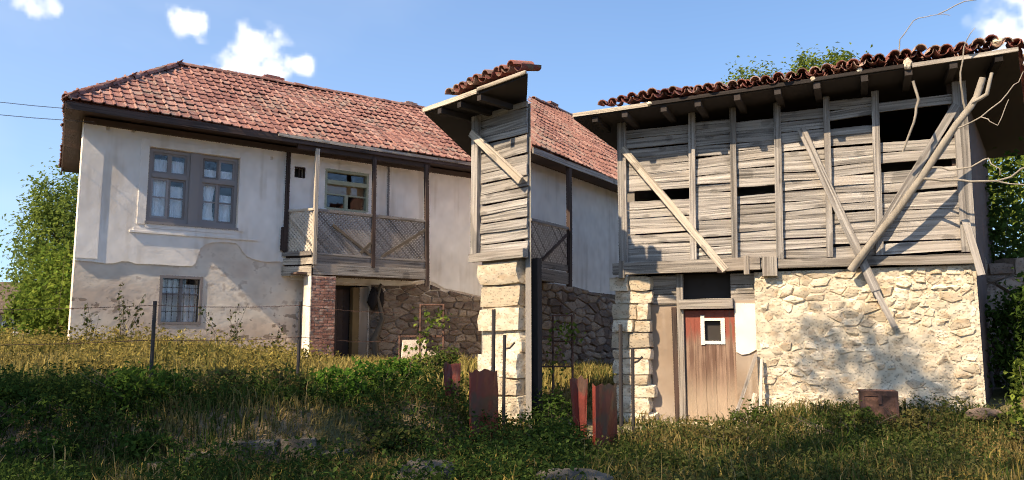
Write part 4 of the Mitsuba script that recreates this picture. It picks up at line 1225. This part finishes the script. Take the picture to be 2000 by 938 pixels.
def clumps(center, radii, n_clump, per, spread, seed, hollow=.35, lumpy=.5):
    """Leaf positions in clumps spread through an uneven ellipsoid; also the outward directions."""
    r = np.random.default_rng(seed)
    d = r.normal(0, 1, (n_clump, 3)); d /= np.linalg.norm(d, axis=1, keepdims=True)
    rad = (hollow + (1 - hollow) * r.random((n_clump, 1)) ** .5)
    lump = 1 + lumpy * (meshkit.fbm(d * 1.7 + seed, 3, seed) - .5)[:, None] * 2
    cc = d * rad * lump
    p = np.repeat(cc, per, 0) + r.normal(0, 1, (n_clump * per, 3)) * spread * np.repeat(r.uniform(.6, 1.4, (n_clump, 1)), per, 0)
    out = np.repeat(d, per, 0) * .7 + r.normal(0, .55, p.shape) + [0, 0, .45]
    return np.array(center) + p * np.array(radii), out, r


def tree(name, label, x, y, height, crown_c, radii, n_clump, per, leaf, c0, c1, seed, trunk_r=.16, group=None, lumpy=.5, spread=.13):
    k = thing(name, label, 'tree', group)
    z0 = gz(x, y) - .3
    top = np.array([crown_c[0], crown_c[1], crown_c[2] + radii[2] * .3])
    put('trunk', tube(bend([x, y, z0], top, 8, .08, 0, seed), np.linspace(trunk_r, trunk_r * .25, 8), 9, .1), 'bark', k, None, 45)
    r = np.random.default_rng(seed + 5)
    for q in range(6):
        a_ = r.uniform(0, 2 * math.pi)
        s_ = np.array([x, y, z0]) * .4 + top * .6 + [0, 0, r.uniform(-.35, .2) * radii[2]]
        e_ = np.array(crown_c) + np.array([math.cos(a_) * radii[0], math.sin(a_) * radii[1], r.uniform(-.2, .7) * radii[2]]) * .75
        put('limb', tube(bend(s_, e_, 6, .06, -.15, seed + q), np.linspace(trunk_r * .4, trunk_r * .1, 6), 6, .1), 'bark', k, None, 45)
    p, o, r = clumps(crown_c, radii, n_clump, per, spread, seed, lumpy=lumpy)
    v, f, c = leaf_mesh(p, o, r.uniform(.7, 1.3, len(p)) * leaf, tint(len(p), c0, c1, r), r)
    put('crown', (v, f), 'leaf', k, color=c)
    return k


def bush(name, label, x, y, r_, h, n_clump, per, leaf, c0, c1, seed, cat_='bush', dz=0.0, group=None, width=.6):
    z = gz(x, y) + dz
    k = thing(name, label, cat_, group)
    p, o, r = clumps((x, y, z + h * .45), (r_, r_ * .8, h * .55), n_clump, per, .16, seed, .3)
    p = p[p[:, 2] > z - .1]; o = o[:len(p)]
    v, f, c = leaf_mesh(p, o, r.uniform(.6, 1.4, len(p)) * leaf, tint(len(p), c0, c1, r, .3), r, width)
    put('leaves', (v, f), 'leaf', k, color=c)
    ms = [tube(bend([x + r.normal(0, r_ * .25), y + r.normal(0, r_ * .2), z - .1], [x + r.normal(0, r_ * .7), y + r.normal(0, r_ * .5), z + h * r.uniform(.5, .95)], 5, .02, 0, seed + q), [.008, .007, .006, .004, .003], 4) for q in range(9)]
    put('stems', cat(ms), 'bark', k)
    return k


GREEN, DEEP, LIME, DRY, OLIVE = (.075, .125, .026), (.030, .058, .014), (.20, .25, .045), (.34, .26, .095), (.105, .105, .038)
tree('leafy_tree', 'bright green leafy tree behind the left corner of the white house', -16.5, 28.5, 8, (-16.4, 28.5, 4.7), (1.85, 1.9, 3.0), 340, 64, .15, (.13, .19, .045), (.22, .28, .06), 41, .18, lumpy=.42)
bush('shrub', 'yellow green shrub at the foot of the tree left of the white house', -13.9, 24.0, 1.3, 3.0, 90, 46, .15, (.10, .17, .03), LIME, 42)
bush('shrub', 'lower darker green shrub at the far left below the tree', -15.6, 25.2, .9, 1.7, 50, 46, .14, GREEN, LIME, 43)
tree('far_tree', 'pale green tree top rising behind the barn roof', 9.9, 25.0, 11, (10.7, 25.0, 9.0), (1.75, 1.6, 2.05), 300, 70, .14, (.14, .19, .045), LIME, 44, .2, None, .22, .10)
tree('far_tree', 'smaller sparse pale green tree top behind the barn roof, left of the larger one', 7.7, 25.0, 10, (8.2, 25.0, 8.75), (1.5, 1.3, 1.6), 200, 60, .13, (.14, .19, .045), LIME, 45, .16, None, .3, .12)
tree('lane_tree', 'green tree beyond the barn at the right edge', 16.4, 22.5, 8, (16.2, 22.5, 6.2), (2.5, 2.2, 2.9), 300, 60, .14, (.12, .18, .035), LIME, 46, .18)
bush('lane_shrub', 'dark green shrub filling the shaded gap right of the barn', 10.0, 15.6, 1.1, 3.8, 130, 44, .13, DEEP, GREEN, 47)
bush('lane_shrub', 'dense dark shrub at the right edge beside the shaded stone wall', 8.75, 12.7, .8, 1.75, 120, 44, .11, DEEP, GREEN, 48)
bush('lane_shrub', 'yellow green leafy shrub at the lower right edge', 6.75, 10.1, .30, 1.3, 26, 22, .09, (.09, .13, .03), LIME, 49)

# trees behind the photographer, up the slope to the left: they shade the foreground
SH = 'trees behind the viewer that shade the foreground'
for k, (x, y, cz, R) in enumerate(((-16.0, 5.8, 7.2, 2.9), (-11.7, 5.8, 7.4, 2.7), (-8.2, 3.1, 8.4, 2.7), (-4.5, .5, 9.2, 2.5), (-3.0, 4.2, 11.15, 1.15))):
    tree('shade_tree', ('farthest left', 'second from the left', 'third from the left', 'nearest', 'tallest and thinnest')[k] + ' of the leafy trees outside the view that shade the foreground', x - (1.6 if k == 4 else 0), y - (1.9 if k == 4 else 0), cz + R, (x, y, cz), (R, R, R * .8), (120, 120, 84, 80, 40)[k], 34 if k < 4 else 22, .22 if k < 4 else .17, GREEN, DEEP, 60 + k, .2, SH)

# bushes and weeds on the bank and round the barn
for k, (x, y, r_, h, c0, c1, lf, lb, dz) in enumerate((
        (-2.35, 11.3, .60, .62, (.06, .14, .02), (.11, .20, .03), .085, 'bright green leafy bush on the bank below the house pillar', -.05),
        (-1.75, 11.9, .45, .60, (.06, .13, .02), (.10, .18, .03), .08, 'green leafy bush on the bank at the foot of the first iron gate', -.02),
        (-5.0, 10.75, .65, .62, GREEN, (.07, .13, .02), .08, 'green bush around the left post of the wire fence', -.05),
        (-6.9, 10.3, .8, .65, DEEP, GREEN, .08, 'dark green bush at the left edge of the bank', -.1),
        (-5.95, 9.75, .6, .60, DEEP, GREEN, .07, 'dark bush in the deep shade low on the left of the bank', -.15),
        (-4.2, 11.2, .55, .45, OLIVE, (.13, .12, .05), .06, 'olive brown bush on the bank right of the left fence post', 0),
        (-3.35, 11.4, .5, .45, (.07, .06, .03), OLIVE, .06, 'brownish low bush on the bank at the second fence post', 0),
        (-4.6, 9.9, .45, .4, DEEP, GREEN, .075, 'dark green weeds in front of the left fence post', -.1),
        (-1.15, 12.6, .35, .75, OLIVE, GREEN, .07, 'leafy weeds behind the first red metal sheet', 0),
        (.62, 12.2, .38, .62, DEEP, GREEN, .07, 'dark leafy weeds at the foot of the second iron gate', 0),
        (.50, 10.4, .45, .45, DEEP, GREEN, .07, 'dark weeds in front of the second iron gate', 0),
        (-1.45, 10.1, .45, .40, DEEP, OLIVE, .07, 'dark weeds in front of the first pair of red sheets', -.02),
        (3.55, 11.55, .42, .40, GREEN, OLIVE, .055, 'green weeds at the barn wall left of the rusty iron box', 0),
        (4.75, 10.9, .42, .42, GREEN, OLIVE, .055, 'green weeds at the right side of the rusty iron box', 0),
        (5.75, 10.9, .40, .36, OLIVE, (.16, .14, .05), .05, 'dry olive weeds before the right end of the barn wall', 0),
        (3.0, 10.6, .42, .34, OLIVE, (.16, .14, .05), .05, 'dry olive weeds before the leaning planks', 0))):
    bush('bush' if h > .5 else 'weed_patch', lb, x, y, r_, h, 34, 26, lf, c0, c1, 100 + k, 'bush' if h > .5 else 'weeds', dz)


def vine(label, pts, n, spread, seed):
    r = np.random.default_rng(seed)
    k = thing('climbing_vine', label, 'vine')
    P = np.array(pts, float)
    t = r.random(n) * (len(P) - 1)
    i = np.minimum(t.astype(int), len(P) - 2)
    c = P[i] + (P[i + 1] - P[i]) * (t - i)[:, None] + r.normal(0, spread, (n, 3))
    v, f, col = leaf_mesh(c, r.normal(0, 1, (n, 3)) + [-.3, -.8, .5], r.uniform(.05, .11, n), tint(n, GREEN, LIME, r), r, .8)
    put('leaves', (v, f), 'leaf', k, color=col)
    put('stem', tube(P, .009, 5), 'bark', k, None, 45)


g0 = gz(-1.5, 14)
vine('vine with yellow green leaves on the upright of the first iron gate', [(-1.62, 13.95, g0), (-1.64, 13.95, 1.4), (-1.5, 13.95, 1.95), (-1.2, 13.95, 1.85)], 120, .10, 5)
vine('leafy vine on the lower left part of the first iron gate', [(-2.0, 13.95, g0), (-1.7, 13.93, 1.3), (-1.35, 13.9, 1.0), (-1.2, 13.9, g0)], 110, .13, 6)
vine('vine with yellow green leaves on the second iron gate', [(.72, 13.95, .1), (.74, 13.95, 1.2), (.95, 13.95, 1.75), (1.2, 13.95, 1.6)], 130, .11, 7)


def tall_weed(label, u, o, h, n, seed):
    r = np.random.default_rng(seed)
    q = H.w(np.array([[u, -o, 0]]))[0]
    z = gz(q[0], q[1])
    k = thing('tall_weed', label, 'plant')
    stems, cs = [], []
    for s in range(n):
        e = np.array([q[0] + r.normal(0, .25), q[1] + r.normal(0, .1), z + h * r.uniform(.6, 1)])
        P = bend([q[0] + r.normal(0, .08), q[1], z - .1], e, 6, .03, 0, seed + s)
        stems.append(tube(P, np.linspace(.009, .004, 6), 4))
        t = r.random((14, 1)) ** .7
        cs.append(P[0] * (1 - t) + P[-1] * t + r.normal(0, .06, (14, 3)))
    c = np.vstack(cs)
    v, f, col = leaf_mesh(c, r.normal(0, 1, c.shape) + [.2, -.6, .6], r.uniform(.06, .14, len(c)), tint(len(c), (.03, .05, .018), (.08, .085, .03), r), r, .6)
    put('leaves', (v, f), 'leaf', k, color=col)
    put('stems', cat(stems), 'bark', k)


tall_weed('tall dark weed against the white house wall left of the barred window', 1.0, .7, 1.55, 8, 201)
tall_weed('tall dark weed against the white house wall right of the barred window', 3.4, .8, 1.45, 6, 202)
tall_weed('thin tall weed at the left corner of the white house', .35, .6, 1.2, 4, 203)
tall_weed('dry tall weeds against the white house wall just left of the brick pillar', 4.6, .9, .9, 5, 204)

# two twisted old vine stems by the house door
q0 = H.w(np.array([[7.75, -.25, gz(-4, 22.3)], [7.62, -.30, 1.5], [7.9, -.22, 2.1], [7.72, -.25, 2.7], [7.8, -.3, 3.1]]))
tag(put('old_vine', tube(q0, [.12, .09, .08, .06, .04], 8, .35), 'bark', None, None, 45), 'thick twisted bare vine stem beside the white house door', 'vine')


# grass: blades by the tens of thousands, one object per kind
def blades(name, label, n, region, hmin, hmax, cfun, seed, lean_=.5, wid=.010, keep=None):
    r = np.random.default_rng(seed)
    P = np.zeros((0, 2))
    while len(P) < n:
        y = np.sqrt(r.uniform(region[2] ** 2, region[3] ** 2, n))
        x = r.uniform(region[0], region[1], n)
        ok = np.abs(x) < .73 * y + .3
        q = np.stack([x, y], 1)[ok]
        if keep is not None:
            q = q[keep(q[:, 0], q[:, 1], r)]
        P = np.vstack([P, q])
    P = P[:n]
    z = ground_z(P[:, 0], P[:, 1])
    patch = meshkit.fbm(np.c_[P * .9, P[:, :1] * 0 + seed], 3, seed)
    h = (hmin + (hmax - hmin) * r.random(n) ** 1.6) * (.55 + .9 * patch)
    a_ = r.uniform(0, 2 * math.pi, n)
    ld = np.stack([np.cos(a_), np.sin(a_)], 1) * (h * lean_ * r.random(n))[:, None]
    b_ = r.uniform(0, 2 * math.pi, n)
    w = np.stack([np.cos(b_), np.sin(b_), b_ * 0], 1) * (wid * r.uniform(.6, 1.5, n))[:, None]
    o = np.c_[P, z - .03]
    m = o + np.c_[ld * .35, h * .6]
    t = o + np.c_[ld, h * (.92 - .2 * r.random(n))]
    v = np.stack([o - w, o + w, m - w * .75, m + w * .75, t], 1).reshape(-1, 3)
    i = np.arange(n)[:, None] * 5
    f = np.vstack([i + [0, 1, 3], i + [0, 3, 2], i + [2, 3, 4]])
    col = np.repeat(cfun(P, r), 5, 0)
    tag(put(name, (v, f), 'blade', color=col), label, 'grass', None, 'stuff')


def off_walls(x, y, r):
    q = np.c_[x, y]
    inh = np.zeros(len(x), bool)
    for F, u0, u1, i1 in ((H, -.2, 13, 8), (B, -.3, 6.2, 7), (S, -.1, 2.6, 2.2), (G, -5.6, 6, 8)):
        d = q - F.o[:2]
        u, i = d @ F.u[:2], d @ F.i[:2]
        inh |= (u > u0) & (u < u1) & (i > -.02) & (i < i1)
    path = np.exp(-(((x - 3.2) / .95) ** 2 + ((y - 12.1) / .75) ** 2))
    return ~inh & (r.random(len(x)) > 1.05 * path)


def near_col(P, r):
    n = len(P)
    t = meshkit.fbm(np.c_[P * .8, P[:, :1] * 0], 3, 4)[:, None] + r.normal(0, .13, (n, 1))
    dry = sst(.52, .74, t + .12 * sst(-1, 5, P[:, :1]) - .10 * sst(-2, -6, P[:, :1]))
    return np.clip((np.array([.050, .080, .020]) * (1 - dry) + np.array([.23, .18, .07]) * dry) * r.uniform(.6, 1.35, (n, 1)), .004, 1)


def bank_col(P, r):
    n = len(P)
    t = meshkit.fbm(np.c_[P * .6, P[:, :1] * 0 + 3], 3, 14)[:, None] + r.normal(0, .15, (n, 1))
    k = sst(.42, .72, t + .22 * sst(12, 15, P[:, 1:]))
    return np.clip((np.array([.085, .105, .03]) * (1 - k) + np.array([.35, .285, .10]) * k) * r.uniform(.6, 1.3, (n, 1)), .004, 1)


blades('grass', 'green and dry grass of the shaded foreground', 70000, (-9, 9, 5.4, 12.5), .08, .34, near_col, 301, .7, .008, off_walls)
blades('yellow_grass', 'tall yellow dry grass on the sunny ground before the white house', 34000, (-17, 2.5, 11.5, 25), .10, .42, bank_col, 302, .6, .012, off_walls)
blades('dry_stalks', 'scattered tall pale dry stalks in the foreground grass', 420, (-7, 8, 7.6, 12), .22, .55, lambda P, r: np.clip(np.array([.36, .28, .13]) * r.uniform(.6, 1.3, (len(P), 1)), 0, 1), 305, .5, .006, off_walls)
blades('golden_grass', 'patches of golden grass in the near foreground', 4500, (-4.6, 7.5, 6.8, 9.4), .10, .34, lambda P, r: np.clip(np.array([.34, .26, .075]) * r.uniform(.6, 1.3, (len(P), 1)), 0, 1), 306, .8, .008,
       lambda x, y, r: off_walls(x, y, r) & (meshkit.fbm(np.c_[x * .8, y * 1.1, x * 0 + 4], 3, 21) > .53))
blades('yard_grass', 'sparse grass and dry stalks before the barn and between the sheds', 9000, (-.2, 9, 11.5, 20), .08, .34, near_col, 303, .7, .008, off_walls)


def ground_leaves(name, label, n, region, size, c0, c1, seed, h=.22, keep=off_walls):
    r = np.random.default_rng(seed)
    m = n // 9
    P = np.zeros((0, 2))
    while len(P) < m:
        y = np.sqrt(r.uniform(region[2] ** 2, region[3] ** 2, m))
        x = r.uniform(region[0], region[1], m)
        q = np.stack([x, y], 1)[np.abs(x) < .73 * y + .3]
        q = q[(meshkit.fbm(np.c_[q * .9, q[:, :1] * 0 + 7], 3, seed) > .44) & keep(q[:, 0], q[:, 1], r)]
        P = np.vstack([P, q])
    P = P[:m]
    c = np.repeat(np.c_[P, ground_z(P[:, 0], P[:, 1])], 9, 0)
    c = c + np.c_[r.normal(0, .09, (len(c), 2)), h * r.random(len(c)) ** .8 * np.repeat(r.uniform(.3, 1.3, m), 9)]
    v, f, col = leaf_mesh(c, r.normal(0, .6, c.shape) + [0, 0, 1], r.uniform(.5, 1.4, len(c)) * size, tint(len(c), c0, c1, r, .35), r, .6)
    tag(put(name, (v, f), 'leaf', color=col), label, 'weeds', None, 'stuff')


ground_leaves('weed_cover', 'low leafy weeds covering the shaded left bank', 30000, (-9, .8, 7.0, 11.8), .06, DEEP, (.075, .115, .028), 311, .38)
ground_leaves('weed_cover', 'low leafy weeds in the grass before the barn', 24000, (.0, 9, 6.6, 12.0), .055, (.04, .068, .02), (.13, .13, .045), 312, .24)
ground_leaves('dry_weed_cover', 'pale yellow weeds along the foot of the white house', 9000, (-16, -4, 13, 18.5), .08, OLIVE, (.40, .32, .09), 313, .45)
